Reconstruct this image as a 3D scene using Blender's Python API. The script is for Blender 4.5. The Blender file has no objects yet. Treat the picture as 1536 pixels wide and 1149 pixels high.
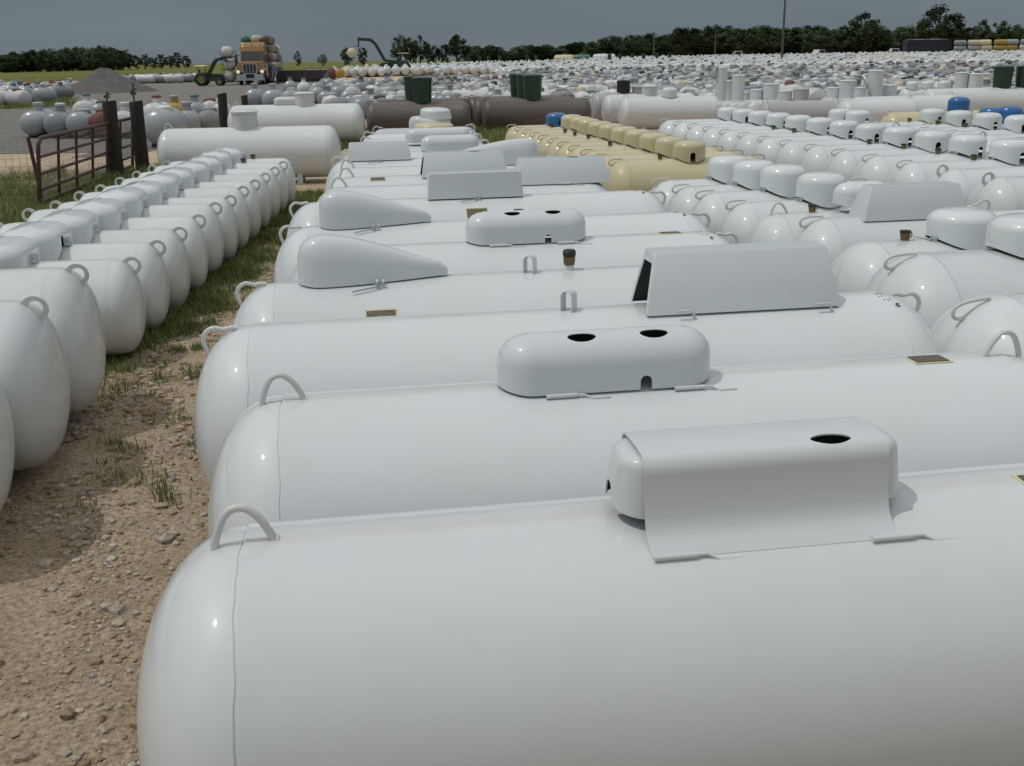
import bpy, bmesh, math, random
import numpy as np
from mathutils import Vector, Matrix

random.seed(7)
R_ = math.radians
SC = bpy.context.scene
COL = SC.collection

# ------------------------------------------------------------------ camera
F, CX, CY = 1550.0, 768.0, 574.5
CAMZ = 2.2
PITCH, ROLL = R_(17.45), R_(1.0)
CAM = Vector((0, 0, CAMZ))
_f = Vector((0, math.cos(PITCH), -math.sin(PITCH)))
_u0 = Vector((0, math.sin(PITCH), math.cos(PITCH)))
_r0 = Vector((1, 0, 0))
_r = _r0 * math.cos(ROLL) - _u0 * math.sin(ROLL)
_u = _u0 * math.cos(ROLL) + _r0 * math.sin(ROLL)

def proj(p):
    d = Vector(p) - CAM
    z = d.dot(_f)
    return CX + F * d.dot(_r) / z, CY - F * d.dot(_u) / z, z

def at(px, py, z=0.0):
    d = _f + _r * ((px - CX) / F) - _u * ((py - CY) / F)
    return CAM + d * ((z - CAMZ) / d.z)

def far(px, dist, z=0.0):
    """point on a vertical plane 'dist' metres ahead seen in pixel column px"""
    x = (px - CX) / F * dist / math.cos(PITCH) * 0.955
    for _ in range(6):
        q = proj((x, dist, z))[0]
        x += (px - q) * dist / 1626
    return Vector((x, dist, z))

cam = bpy.data.cameras.new('camera')
cam.sensor_width = 36; cam.lens = 36 * F / 1536; cam.clip_start = .05; cam.clip_end = 6000
camo = bpy.data.objects.new('camera', cam); COL.objects.link(camo)
M4 = Matrix((( _r.x, _u.x, -_f.x, CAM.x), (_r.y, _u.y, -_f.y, CAM.y), (_r.z, _u.z, -_f.z, CAM.z), (0, 0, 0, 1)))
camo.matrix_world = M4
SC.camera = camo
SC.view_settings.view_transform = 'Standard'
SC.view_settings.look = 'None'
SC.view_settings.exposure = -1.06
SC.view_settings.gamma = 1

# ------------------------------------------------------------------ light
SUN_EL, SUN_AZ = R_(64), R_(11)
sv = Vector((-math.cos(SUN_EL) * math.cos(SUN_AZ), -math.cos(SUN_EL) * math.sin(SUN_AZ), math.sin(SUN_EL)))
sl = bpy.data.lights.new('sun', 'SUN'); sl.energy = 2.75; sl.angle = R_(0.6); sl.color = (1, .982, .95)
so = bpy.data.objects.new('sun', sl); COL.objects.link(so)
so.rotation_euler = sv.to_track_quat('Z', 'Y').to_euler()
so.location = (-20, -10, 40)

w = bpy.data.worlds.new('World'); SC.world = w; w.use_nodes = True
nt = w.node_tree; nt.nodes.clear()
def wn(t, **k):
    n = nt.nodes.new(t)
    for a, b in k.items(): setattr(n, a, b)
    return n
sky = wn('ShaderNodeTexSky', sky_type='NISHITA', sun_disc=False, sun_elevation=SUN_EL,
         sun_rotation=math.atan2(sv.x, sv.y), air_density=1.0, dust_density=4.0, ozone_density=1.2)
tc = wn('ShaderNodeTexCoord'); sep = wn('ShaderNodeSeparateXYZ')
nt.links.new(tc.outputs['Generated'], sep.inputs[0])
rmp = wn('ShaderNodeValToRGB')     # a dull bank of haze low in the sky, a bright veil overhead
e = rmp.color_ramp.elements
e[0].position = 0.0; e[0].color = (.295, .36, .395, 1)
e[1].position = .055; e[1].color = (.295, .365, .42, 1)
for p_, c_ in ((.16, (.40, .48, .53, 1)), (.45, (1.0, 1.03, 1.08, 1)), (1.0, (1.25, 1.25, 1.25, 1))):
    x_ = e.new(p_); x_.color = c_
nt.links.new(sep.outputs['Z'], rmp.inputs['Fac'])
nz = wn('ShaderNodeTexNoise'); nz.inputs['Scale'].default_value = 3.0; nz.inputs['Detail'].default_value = 5
mp = wn('ShaderNodeMapping'); mp.inputs['Scale'].default_value = (1, 1, 6)
nt.links.new(tc.outputs['Generated'], mp.inputs[0]); nt.links.new(mp.outputs[0], nz.inputs['Vector'])
mr = wn('ShaderNodeMapRange'); mr.inputs['To Min'].default_value = .82; mr.inputs['To Max'].default_value = 1.18
nt.links.new(nz.outputs['Fac'], mr.inputs['Value'])
sc1 = wn('ShaderNodeMixRGB', blend_type='MULTIPLY'); sc1.inputs['Fac'].default_value = 1
nt.links.new(rmp.outputs[0], sc1.inputs['Color1']); nt.links.new(mr.outputs[0], sc1.inputs['Color2'])
bg1 = wn('ShaderNodeBackground'); bg1.inputs['Strength'].default_value = .05
bg2 = wn('ShaderNodeBackground'); bg2.inputs['Strength'].default_value = 1.18
nt.links.new(sky.outputs[0], bg1.inputs['Color']); nt.links.new(sc1.outputs[0], bg2.inputs['Color'])
mx = wn('ShaderNodeMixShader'); mx.inputs['Fac'].default_value = .88
nt.links.new(bg1.outputs[0], mx.inputs[1]); nt.links.new(bg2.outputs[0], mx.inputs[2])
ow = wn('ShaderNodeOutputWorld'); nt.links.new(mx.outputs[0], ow.inputs['Surface'])

# ------------------------------------------------------------------ materials
MATS = {}
def paint(name, col, rough=.3, dirt=.0, dirt_col=(.30, .23, .16), bump=.0, metal=0., spec=.5, scale=6., var=.04, coat=0., emit=None, speck=0., ridge=0.):
    m = bpy.data.materials.new(name); m.use_nodes = True
    n = m.node_tree.nodes; L = m.node_tree.links
    b = n['Principled BSDF']
    b.inputs['Roughness'].default_value = rough; b.inputs['Metallic'].default_value = metal
    b.inputs['Specular IOR Level'].default_value = spec
    b.inputs['Coat Weight'].default_value = coat
    b.inputs['Coat Roughness'].default_value = .055
    tc = n.new('ShaderNodeTexCoord'); oi = n.new('ShaderNodeObjectInfo')
    # a per-object shift of tone, then blotchy dust and fine specks
    hs = n.new('ShaderNodeHueSaturation'); hs.inputs['Color'].default_value = (*col, 1)
    mr = n.new('ShaderNodeMapRange'); mr.inputs['To Min'].default_value = 1 - var; mr.inputs['To Max'].default_value = 1 + var
    L.new(oi.outputs['Random'], mr.inputs['Value']); L.new(mr.outputs[0], hs.inputs['Value'])
    last = hs.outputs[0]
    if dirt > 0:
        vm = n.new('ShaderNodeVectorMath'); vm.operation = 'ADD'
        cmb = n.new('ShaderNodeMath'); cmb.operation = 'MULTIPLY'; cmb.inputs[1].default_value = 37.
        L.new(oi.outputs['Random'], cmb.inputs[0]); L.new(tc.outputs['Object'], vm.inputs[0]); L.new(cmb.outputs[0], vm.inputs[1])
        z = n.new('ShaderNodeTexNoise'); z.inputs['Scale'].default_value = scale; z.inputs['Detail'].default_value = 8; z.inputs['Roughness'].default_value = .65
        L.new(vm.outputs[0], z.inputs['Vector'])
        r = n.new('ShaderNodeMapRange'); r.inputs['From Min'].default_value = .42; r.inputs['From Max'].default_value = .78
        r.inputs['To Max'].default_value = dirt
        L.new(z.outputs['Fac'], r.inputs['Value'])
        mxx = n.new('ShaderNodeMixRGB'); mxx.inputs['Color2'].default_value = (*dirt_col, 1)
        L.new(r.outputs[0], mxx.inputs['Fac']); L.new(last, mxx.inputs['Color1']); last = mxx.outputs[0]
        rr = n.new('ShaderNodeMath'); rr.operation = 'MULTIPLY_ADD'; rr.inputs[1].default_value = .5; rr.inputs[2].default_value = rough
        L.new(r.outputs[0], rr.inputs[0]); L.new(rr.outputs[0], b.inputs['Roughness'])
        if speck > 0:
            z2 = n.new('ShaderNodeTexNoise'); z2.inputs['Scale'].default_value = 110; z2.inputs['Detail'].default_value = 3
            L.new(vm.outputs[0], z2.inputs['Vector'])
            r2 = n.new('ShaderNodeMapRange'); r2.inputs['From Min'].default_value = .72; r2.inputs['From Max'].default_value = .78; r2.inputs['To Max'].default_value = speck
            L.new(z2.outputs['Fac'], r2.inputs['Value'])
            m2 = n.new('ShaderNodeMixRGB'); m2.inputs['Color2'].default_value = (.22, .2, .17, 1)
            L.new(r2.outputs[0], m2.inputs['Fac']); L.new(last, m2.inputs['Color1']); last = m2.outputs[0]
    if ridge > 0:       # settled dust and dried run-off along the top of a lying tank
        sp = n.new('ShaderNodeSeparateXYZ'); L.new(tc.outputs['Object'], sp.inputs[0])
        ab = n.new('ShaderNodeMath'); ab.operation = 'ABSOLUTE'; L.new(sp.outputs['Y'], ab.inputs[0])
        r3 = n.new('ShaderNodeMapRange'); r3.inputs['From Min'].default_value = .05; r3.inputs['From Max'].default_value = .0; r3.inputs['To Max'].default_value = ridge
        L.new(ab.outputs[0], r3.inputs['Value'])
        gz = n.new('ShaderNodeMath'); gz.operation = 'GREATER_THAN'; gz.inputs[1].default_value = 0; L.new(sp.outputs['Z'], gz.inputs[0])
        z3 = n.new('ShaderNodeTexNoise'); z3.inputs['Scale'].default_value = 9; z3.inputs['Detail'].default_value = 6; L.new(vm.outputs[0], z3.inputs['Vector'])
        q1 = n.new('ShaderNodeMath'); q1.operation = 'MULTIPLY'; L.new(r3.outputs[0], q1.inputs[0]); L.new(gz.outputs[0], q1.inputs[1])
        q2 = n.new('ShaderNodeMath'); q2.operation = 'MULTIPLY'; L.new(q1.outputs[0], q2.inputs[0]); L.new(z3.outputs['Fac'], q2.inputs[1])
        m3 = n.new('ShaderNodeMixRGB'); m3.inputs['Color2'].default_value = (.50, .42, .33, 1)
        L.new(q2.outputs[0], m3.inputs['Fac']); L.new(last, m3.inputs['Color1']); last = m3.outputs[0]
    L.new(last, b.inputs['Base Color'])
    if bump > 0:
        z = n.new('ShaderNodeTexNoise'); z.inputs['Scale'].default_value = 22; z.inputs['Detail'].default_value = 4
        L.new(tc.outputs['Object'], z.inputs['Vector'])
        bp = n.new('ShaderNodeBump'); bp.inputs['Strength'].default_value = bump; bp.inputs['Distance'].default_value = .02
        L.new(z.outputs['Fac'], bp.inputs['Height']); L.new(bp.outputs[0], b.inputs['Normal'])
    if emit:
        b.inputs['Emission Color'].default_value = (*emit[0], 1); b.inputs['Emission Strength'].default_value = emit[1]
    MATS[name] = m
    return m

WHITE = paint('white_gloss_paint', (.615, .655, .66), .42, .15, (.50, .45, .40), .006, coat=.8, spec=.3, scale=3.2, speck=.35, var=.03, ridge=.55)
COVERW = paint('white_cover_paint', (.58, .62, .63), .4, .08, (.5, .46, .4), .008, coat=.7, spec=.3, scale=5, var=.02, speck=.15)
WHITE2 = paint('aged_white_paint', (.60, .645, .645), .42, .24, (.42, .37, .26), .012, coat=.6, spec=.3, scale=4, speck=.5, var=.05, ridge=.5)
DOMEW = paint('white_dome_paint', (.635, .68, .68), .35, .07, (.5, .47, .4), .006, coat=.9, spec=.3, scale=5, var=.03)
TAN = paint('tan_paint', (.53, .49, .30), .4, .15, (.4, .32, .2), .006, coat=.8, spec=.3, var=.03)
BROWN = paint('brown_primer', (.105, .09, .076), .42, .4, (.17, .14, .11), .03, var=.08)
GREYL = paint('scuffed_grey_paint', (.40, .405, .425), .36, .4, (.3, .27, .27), .02)
LILAC = paint('lilac_grey_paint', (.53, .54, .58), .32, .3, (.42, .38, .4), .02)
SILVER = paint('silver_grey_paint', (.31, .34, .36), .3, .5, (.22, .2, .18), .03, metal=.2, var=.22)
GREY = paint('dull_grey_paint', (.27, .285, .29), .45, .5, (.16, .13, .11), .03, var=.25)
DIRTYW = paint('weathered_white_paint', (.60, .615, .61), .4, .55, (.28, .24, .2), .02, var=.15)
CREAM = paint('cream_paint', (.58, .53, .36), .4, .4, (.25, .2, .13), .02, var=.1)
YELLOW = paint('mustard_paint', (.36, .25, .045), .45, .4, (.2, .12, .06), .02)
RUST = paint('rust_red_paint', (.17, .055, .035), .6, .5, (.09, .05, .035), .04, var=.2)
GREENP = paint('dark_green_plastic', (.012, .04, .024), .35, .1, (.06, .07, .05), .01, var=.1)
TEAL = paint('teal_paint', (.05, .17, .14), .4, .3, (.1, .1, .08), .02)
BLUE = paint('blue_paint', (.02, .12, .33), .22, .05, (.1, .1, .1), .01, coat=.3)
BLACK = paint('black_rubber', (.013, .013, .014), .55, .2, (.07, .06, .05), .02)
DARKST = paint('dark_steel', (.05, .048, .045), .5, .4, (.1, .06, .04), .02)
INSIDE = paint('shade_dark_inside', (.05, .052, .052), .7, .2)  # inner cover faces coloured dark so the openings look deep in shade
STEEL = paint('bare_zinc_steel', (.45, .46, .46), .38, .3, (.2, .17, .14), .02, metal=.6)
BRASS = paint('dull_brass', (.16, .12, .045), .4, .4, (.05, .04, .03), .04, metal=.5)
PLATE = paint('etched_nameplate', (.10, .085, .06), .42, .9, (.26, .23, .16), .05, metal=.4, scale=70)
PLATEFR = paint('pale_yellow_frame', (.62, .58, .36), .5)
INK = paint('black_ink', (.02, .02, .022), .6)
MAROON = paint('maroon_gate_paint', (.055, .018, .017), .45, .35, (.12, .07, .05), .02)
WOOD = paint('tarred_wood', (.018, .016, .013), .75, .5, (.05, .045, .035), .35, scale=14)
WIRE = paint('galvanised_wire', (.36, .36, .34), .5, metal=.2)
ORANGE = paint('orange_truck_paint', (.215, .105, .045), .3, .15, (.2, .12, .08), coat=.4)
CHROME = paint('chrome', (.6, .62, .63), .16, metal=.9)
GLASS = paint('dark_glass', (.012, .016, .018), .06, spec=.7)
LAMP = paint('lit_amber_lamp', (.9, .6, .2), .3, emit=((1, .62, .2), 1.6))
HEADL = paint('lit_headlamp', (.9, .85, .7), .2, emit=((1, .8, .45), .9))
JDGREEN = paint('tractor_green', (.012, .04, .016), .4, .3, (.1, .08, .05))
JDYEL = paint('tractor_yellow', (.26, .20, .05), .45, .4, (.2, .15, .08))
NAVY = paint('navy_container_paint', (.018, .022, .034), .5, .3, (.07, .05, .04), .02)
CONC = paint('galvanised_pole', (.07, .068, .066), .6, .3, (.1, .08, .06))
SKIN = paint('skin', (.35, .2, .13), .5)
SHIRT = paint('blue_shirt_cloth', (.10, .13, .27), .8)
JEANS = paint('dark_trouser_cloth', (.015, .018, .03), .85)
HAIR = paint('hair', (.05, .035, .02), .7)

# ------------------------------------------------------------------ mesh builder
class MB:
    def __init__(s): s.v = []; s.f = []; s.m = []; s.cur = 0; s.mats = []
    def mat(s, m):
        if m not in s.mats: s.mats.append(m)
        s.cur = s.mats.index(m); return s
    def add(s, vs, fs, T=None):
        o = len(s.v)
        s.v += [tuple(T @ Vector(p)) for p in vs] if T is not None else [tuple(p) for p in vs]
        s.f += [tuple(i + o for i in f) for f in fs]; s.m += [s.cur] * len(fs)
        return s
    def box(s, lo, hi, T=None, taper=0):
        x0, y0, z0 = lo; x1, y1, z1 = hi; t = taper
        vs = [(x0, y0, z0), (x1, y0, z0), (x1, y1, z0), (x0, y1, z0), (x0 + t, y0 + t, z1), (x1 - t, y0 + t, z1), (x1 - t, y1 - t, z1), (x0 + t, y1 - t, z1)]
        return s.add(vs, [(3, 2, 1, 0), (4, 5, 6, 7), (0, 1, 5, 4), (1, 2, 6, 5), (2, 3, 7, 6), (3, 0, 4, 7)], T)
    def lathe(s, prof, n=24, axis='X', T=None, cap=True):
        """prof: (along, radius) pairs"""
        vs = []; fs = []; rings = []
        for a, r in prof:
            if r < 1e-6:
                rings.append([len(vs)]); vs.append((a, 0, 0) if axis == 'X' else (0, 0, a))
            else:
                ids = []
                for k in range(n):
                    t = 2 * math.pi * k / n
                    ids.append(len(vs))
                    vs.append((a, r * math.cos(t), r * math.sin(t)) if axis == 'X' else (r * math.cos(t), r * math.sin(t), a))
                rings.append(ids)
        for A, B in zip(rings, rings[1:]):
            if len(A) == 1 and len(B) == 1: continue
            for k in range(n):
                k2 = (k + 1) % n
                if len(A) == 1: fs.append((A[0], B[k2], B[k]))
                elif len(B) == 1: fs.append((A[k], A[k2], B[0]))
                else: fs.append((A[k], A[k2], B[k2], B[k]))
        if cap:
            if len(rings[0]) > 1: fs.append(tuple(rings[0][::-1]))
            if len(rings[-1]) > 1: fs.append(tuple(rings[-1]))
        return s.add(vs, fs, T)
    def tube(s, pts, r, n=8, T=None, closed=False):
        pts = [Vector(p) for p in pts]; vs = []; fs = []; N = len(pts)
        rad = r if isinstance(r, (list, tuple)) else [r] * N
        ref = Vector((0, 0, 1))
        prev = None
        for i, p in enumerate(pts):
            if closed: d = pts[(i + 1) % N] - pts[i - 1]
            else: d = pts[min(i + 1, N - 1)] - pts[max(i - 1, 0)]
            d.normalize()
            if prev is None:
                a = d.cross(ref)
                if a.length < .1: a = d.cross(Vector((0, 1, 0)))
            else: a = prev - d * prev.dot(d)
            a.normalize(); prev = a; b = d.cross(a)
            for k in range(n):
                t = 2 * math.pi * k / n
                vs.append(p + (a * math.cos(t) + b * math.sin(t)) * rad[i])
        for i in range(N if closed else N - 1):
            j = (i + 1) % N
            for k in range(n):
                k2 = (k + 1) % n
                fs.append((i * n + k, j * n + k, j * n + k2, i * n + k2))
        if not closed: fs += [tuple(range(n))[::1], tuple((N - 1) * n + k for k in range(n))[::-1]]
        return s.add(vs, fs, T)
    def curve(s, pts, r, n=8, T=None, sub=4):
        P = [Vector(p) for p in pts]; Q = []
        for i in range(len(P) - 1):
            a, b, c, d = P[max(i - 1, 0)], P[i], P[i + 1], P[min(i + 2, len(P) - 1)]
            for k in range(sub):
                t = k / sub
                Q.append(.5 * ((2 * b) + (c - a) * t + (2 * a - 5 * b + 4 * c - d) * t * t + (3 * b - a - 3 * c + d) * t ** 3))
        return s.tube(Q + [P[-1]], r, n, T)
    def prism(s, poly, w0, w1, axis='X', T=None):
        """extrude a closed 2-D outline"""
        n = len(poly)
        P = (lambda a, b, c: (c, a, b)) if axis == 'X' else ((lambda a, b, c: (a, c, b)) if axis == 'Y' else (lambda a, b, c: (a, b, c)))
        vs = [P(a, b, w0) for a, b in poly] + [P(a, b, w1) for a, b in poly]
        fs = [(i, (i + 1) % n, (i + 1) % n + n, i + n) for i in range(n)] + [tuple(range(n))[::-1], tuple(range(n, 2 * n))]
        return s.add(vs, fs, T)
    def mesh(s, name, smooth=40, mat=None):
        me = bpy.data.meshes.new(name)
        me.from_pydata(s.v, [], s.f); 
        for m in (s.mats or ([mat] if mat else [])): me.materials.append(m)
        if s.mats: me.polygons.foreach_set('material_index', s.m)
        bm = bmesh.new(); bm.from_mesh(me); bmesh.ops.remove_doubles(bm, verts=bm.verts, dist=1e-6); bmesh.ops.recalc_face_normals(bm, faces=bm.faces); bm.to_mesh(me); bm.free()
        if smooth:
            me.shade_smooth()
            me.set_sharp_from_angle(angle=R_(smooth))
        me.update()
        return me

def link(name, data, parent=None, loc=(0, 0, 0), rot=(0, 0, 0), scale=None):
    o = bpy.data.objects.new(name, data); COL.objects.link(o)
    o.location = loc; o.rotation_euler = rot
    if scale is not None: o.scale = scale
    if parent: o.parent = parent
    return o

def tag(o, label, cat, group=None, kind=None):
    if label: o['label'] = label
    if cat: o['category'] = cat
    if group: o['group'] = group
    if kind: o['kind'] = kind
    return o

def thing(name, label, cat, loc=(0, 0, 0), rz=0., group=None):
    o = bpy.data.objects.new(name, None); COL.objects.link(o)
    o.empty_display_size = .2
    o.location = loc; o.rotation_euler = (0, 0, rz)
    return tag(o, label, cat, group)

def structure(name, me):
    o = link(name, me); o['kind'] = 'structure'; return o

def copy_tree(o, parent=None):
    c = o.copy(); COL.objects.link(c)
    if parent: c.parent = parent
    for ch in o.children: copy_tree(ch, c)
    return c

def mesh_diff(me, cutters):
    """boolean difference done on meshes"""
    o = bpy.data.objects.new('tmp', me); COL.objects.link(o); cs = []
    for c in cutters:
        k = bpy.data.objects.new('tmp_cut', c); COL.objects.link(k); cs.append(k)
        md = o.modifiers.new('b', 'BOOLEAN'); md.operation = 'DIFFERENCE'; md.object = k; md.solver = 'EXACT'
    dg = bpy.context.evaluated_depsgraph_get(); dg.update()
    r = bpy.data.meshes.new_from_object(o.evaluated_get(dg), depsgraph=dg)
    for k in cs: bpy.data.objects.remove(k)
    bpy.data.objects.remove(o)
    r.shade_smooth(); r.set_sharp_from_angle(angle=R_(35))
    return r

# ------------------------------------------------------------------ covers
def outline(hx, hy, rc, n):
    rc = min(max(rc, .0015), hx, hy); P = []
    for cx, cy, a0 in ((hx - rc, hy - rc, 0), (-hx + rc, hy - rc, 90), (-hx + rc, -hy + rc, 180), (hx - rc, -hy + rc, 270)):
        for k in range(n + 1):
            t = R_(a0 + 90 * k / n); P.append((cx + rc * math.cos(t), cy + rc * math.sin(t)))
    return P

def ring_shell(rings, n=6, tankR=.47, gap=.012, th=.004, mat=None):
    mb = MB()
    if mat: mb.mat(mat)
    def zb(y): return math.sqrt(max(tankR ** 2 - y * y, 0)) - tankR + gap
    layers = []
    for inner in (0, 1):
        L = []
        for i, (z, hx, hy, rc) in enumerate(rings):
            k = min(th, .35 * min(hx, hy)) * inner
            P = outline(hx - k, hy - k, rc - k, n)
            L.append([(x, y, (zb(y) if i == 0 else z - (k if i == len(rings) - 1 else k * .6))) for x, y in P])
        layers.append(L)
    m = len(layers[0][0]); vs = []; fs = []; fi = []
    for L in layers:
        for r in L: vs += r
    nr = len(rings); off = nr * m
    for i in range(nr - 1):
        for k in range(m):
            k2 = (k + 1) % m
            fs.append((i * m + k, i * m + k2, (i + 1) * m + k2, (i + 1) * m + k))
            fi.append((off + i * m + k2, off + i * m + k, off + (i + 1) * m + k, off + (i + 1) * m + k2))
    fs.append(tuple((nr - 1) * m + k for k in range(m)))
    fi.append(tuple(off + (nr - 1) * m + k for k in range(m))[::-1])
    for k in range(m):
        k2 = (k + 1) % m
        fs.append((k2, k, off + k, off + k2))
    mb.add(vs, fs)
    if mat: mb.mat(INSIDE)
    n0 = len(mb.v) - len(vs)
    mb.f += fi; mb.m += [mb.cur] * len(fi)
    return mb

def round_top(hx, hy, rc, z1, zt, rin, k=7, crown=.012):
    rings = [(0, hx, hy, rc), (z1 * .55, hx, hy, rc), (z1, hx, hy, rc)]
    for i in range(1, k + 1):
        t = R_(90 * i / k); ins = rin * (1 - math.cos(t))
        rings.append((z1 + (zt - z1) * math.sin(t), hx - ins, hy - ins, rc - ins))
    s_ = min(hx, hy) - rin
    for q in (.35, .7):
        ins = rin + s_ * q
        rings.append((zt + crown * math.sin(q * math.pi / 2), hx - ins, hy - ins, max(rc - ins, .003)))
    return rings

def cyl_cut(r, z0, z1, T, sx=1., n=20):
    return MB().lathe([(z0, r), (z1, r)], n, 'Z', T @ Matrix.Diagonal((sx, 1, 1, 1))).mesh('cut', 0)

def box_cut(lo, hi): return MB().box(lo, hi).mesh('cut', 0)

_cache = {}
def cached(key, fn):
    if key not in _cache: _cache[key] = fn()
    return _cache[key]

def arch_cut(x, y0, y1, w, z0, z1):
    pts = [(x - w / 2, z0)] + [(x - w / 2 * math.cos(R_(a)), z1 - w / 2 + w / 2 * math.sin(R_(a))) for a in range(0, 181, 20)] + [(x + w / 2, z0)]
    return MB().prism(pts, y0, y1, 'Y').mesh('cut', 0)

def arch_cut_x(y, x0, x1, w, z0, z1):
    pts = [(y - w / 2, z0)] + [(y - w / 2 * math.cos(R_(a)), z1 - w / 2 + w / 2 * math.sin(R_(a))) for a in range(0, 181, 20)] + [(y + w / 2, z0)]
    return MB().prism(pts, x0, x1, 'X').mesh('cut', 0)

def dome_mesh(Rt, d=.45, h=.25, mat=None, holes=True, seed=0):
    def mk():
        r = d / 2
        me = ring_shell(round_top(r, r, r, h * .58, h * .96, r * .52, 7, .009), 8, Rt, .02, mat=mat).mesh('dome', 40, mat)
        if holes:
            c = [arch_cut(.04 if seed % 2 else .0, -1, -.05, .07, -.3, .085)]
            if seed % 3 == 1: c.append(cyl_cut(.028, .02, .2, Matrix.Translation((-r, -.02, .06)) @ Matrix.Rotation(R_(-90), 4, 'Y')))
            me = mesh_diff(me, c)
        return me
    return cached(('dome', Rt, d, h, mat.name, holes, seed % 6), mk)

def longdome_mesh(Rt, mat, hole):
    def mk():
        me = ring_shell(round_top(.235, .368, .18, .065, .17, .15, 9, .014), 7, Rt, .022, mat=mat).mesh('cover', 40, mat)
        if hole: me = mesh_diff(me, [arch_cut_x(-.10, .1, .4, .085, -.2, .09)])
        return me
    return cached(('ld', Rt, mat.name, hole), mk)

def capsule_mesh(Rt, mat, lx=.79, full=True):
    def mk():
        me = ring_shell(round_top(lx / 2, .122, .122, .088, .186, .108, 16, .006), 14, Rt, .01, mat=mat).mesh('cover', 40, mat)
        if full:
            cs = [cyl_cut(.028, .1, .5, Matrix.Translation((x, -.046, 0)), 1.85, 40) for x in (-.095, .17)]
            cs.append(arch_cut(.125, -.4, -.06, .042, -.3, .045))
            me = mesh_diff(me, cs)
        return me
    return cached(('cap', Rt, mat.name, lx, full), mk)

def trap_mesh(Rt, mat, lx, ly, tx, ty, h, open_left=False, top_hole=False):
    def mk():
        hx, hy = lx / 2, ly / 2
        rings = [(0, hx, hy, .004), (h * .3, hx - tx * .3, hy - ty * .3, .004), (h - .008, hx - tx, hy - ty, .008), (h, hx - tx - .007, hy - ty - .007, .006)]
        me = ring_shell(rings, 3, Rt, .012, mat=mat).mesh('cover', 30, mat)
        cs = []
        if open_left:
            z0, z1 = -.2, h - .05
            def yy(z): return hy - ty * max(z, 0) / h - .03
            pts = [(-yy(0), z0), (-yy(0), .0), (-yy(z1), z1), (yy(z1), z1), (yy(0), .0), (yy(0), z0)]
            cs.append(MB().prism(pts, -hx - .1, -hx + tx + .10, 'X').mesh('cut', 0))
        if top_hole: cs.append(cyl_cut(.05, h - .1, h + .1, Matrix.Translation((.12, -.02, 0)), 1.3))
        return mesh_diff(me, cs) if cs else me
    return cached(('trap', Rt, mat.name, lx, ly, tx, ty, h, open_left, top_hole), mk)

def bullet_mesh(Rt, mat, L=.80, h=.25, w=.128, flip=False):
    def mk():
        mb = MB(); vs = []; fs = []; N, K = 26, 17
        for i in range(N):
            u = i / (N - 1); x = L * (u ** 1.25 if u < .999 else 1)
            if x < .13:
                q = max(1 - ((.13 - x) / .13) ** 2, 0) ** .5
                hh = h * (.55 + .45 * q); ww = w * (.30 + .70 * q)
            else:
                t = (x - .13) / (L - .13)
                hh = h * (1 - t * t * (3 - 2 * t) * .30 - .42 * t ** 1.6)
                ww = w * (1 - .84 * t ** 1.7)
            if i == N - 1: hh *= .65
            zb = math.sqrt(Rt * Rt - ww * ww) - Rt + .008
            for j in range(K):
                a = math.pi * j / (K - 1)
                c, s_ = math.cos(a), math.sin(a)
                y = -ww * (abs(c) ** .62) * (1 if c > 0 else -1)
                z = zb + (hh - zb) * (abs(s_) ** .62)
                vs.append(((x - L / 2) * (-1 if flip else 1), y, z))
        for i in range(N - 1):
            for j in range(K - 1):
                fs.append((i * K + j, i * K + j + 1, (i + 1) * K + j + 1, (i + 1) * K + j))
        fs.append(tuple(range(K)))
        fs.append(tuple((N - 1) * K + j for j in range(K)))
        return mb.add(vs, fs).mesh('cover', 50, mat)
    return cached(('bul', Rt, mat.name, L, h, flip), mk)

def hood_body_mesh(Rt, mat):
    def mk():
        rings = [(0, .388, .112, .085), (.08, .386, .110, .083), (.14, .378, .104, .08)]
        for i in range(1, 7):
            t = R_(90 * i / 6); ins = .036 * (1 - math.cos(t))
            rings.append((.14 + .036 * math.sin(t), .378 - ins, .104 - ins, .08 - ins))
        me = ring_shell(rings, 8, Rt, .035, mat=mat).mesh('end_cap', 40, mat)
        me = mesh_diff(me, [arch_cut_x(.01, -.5, -.25, .06, -.2, .085), box_cut((-.28, -.10, .06), (.32, .10, .4))])
        return me
    return cached(('hoodb', Rt), mk)

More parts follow.
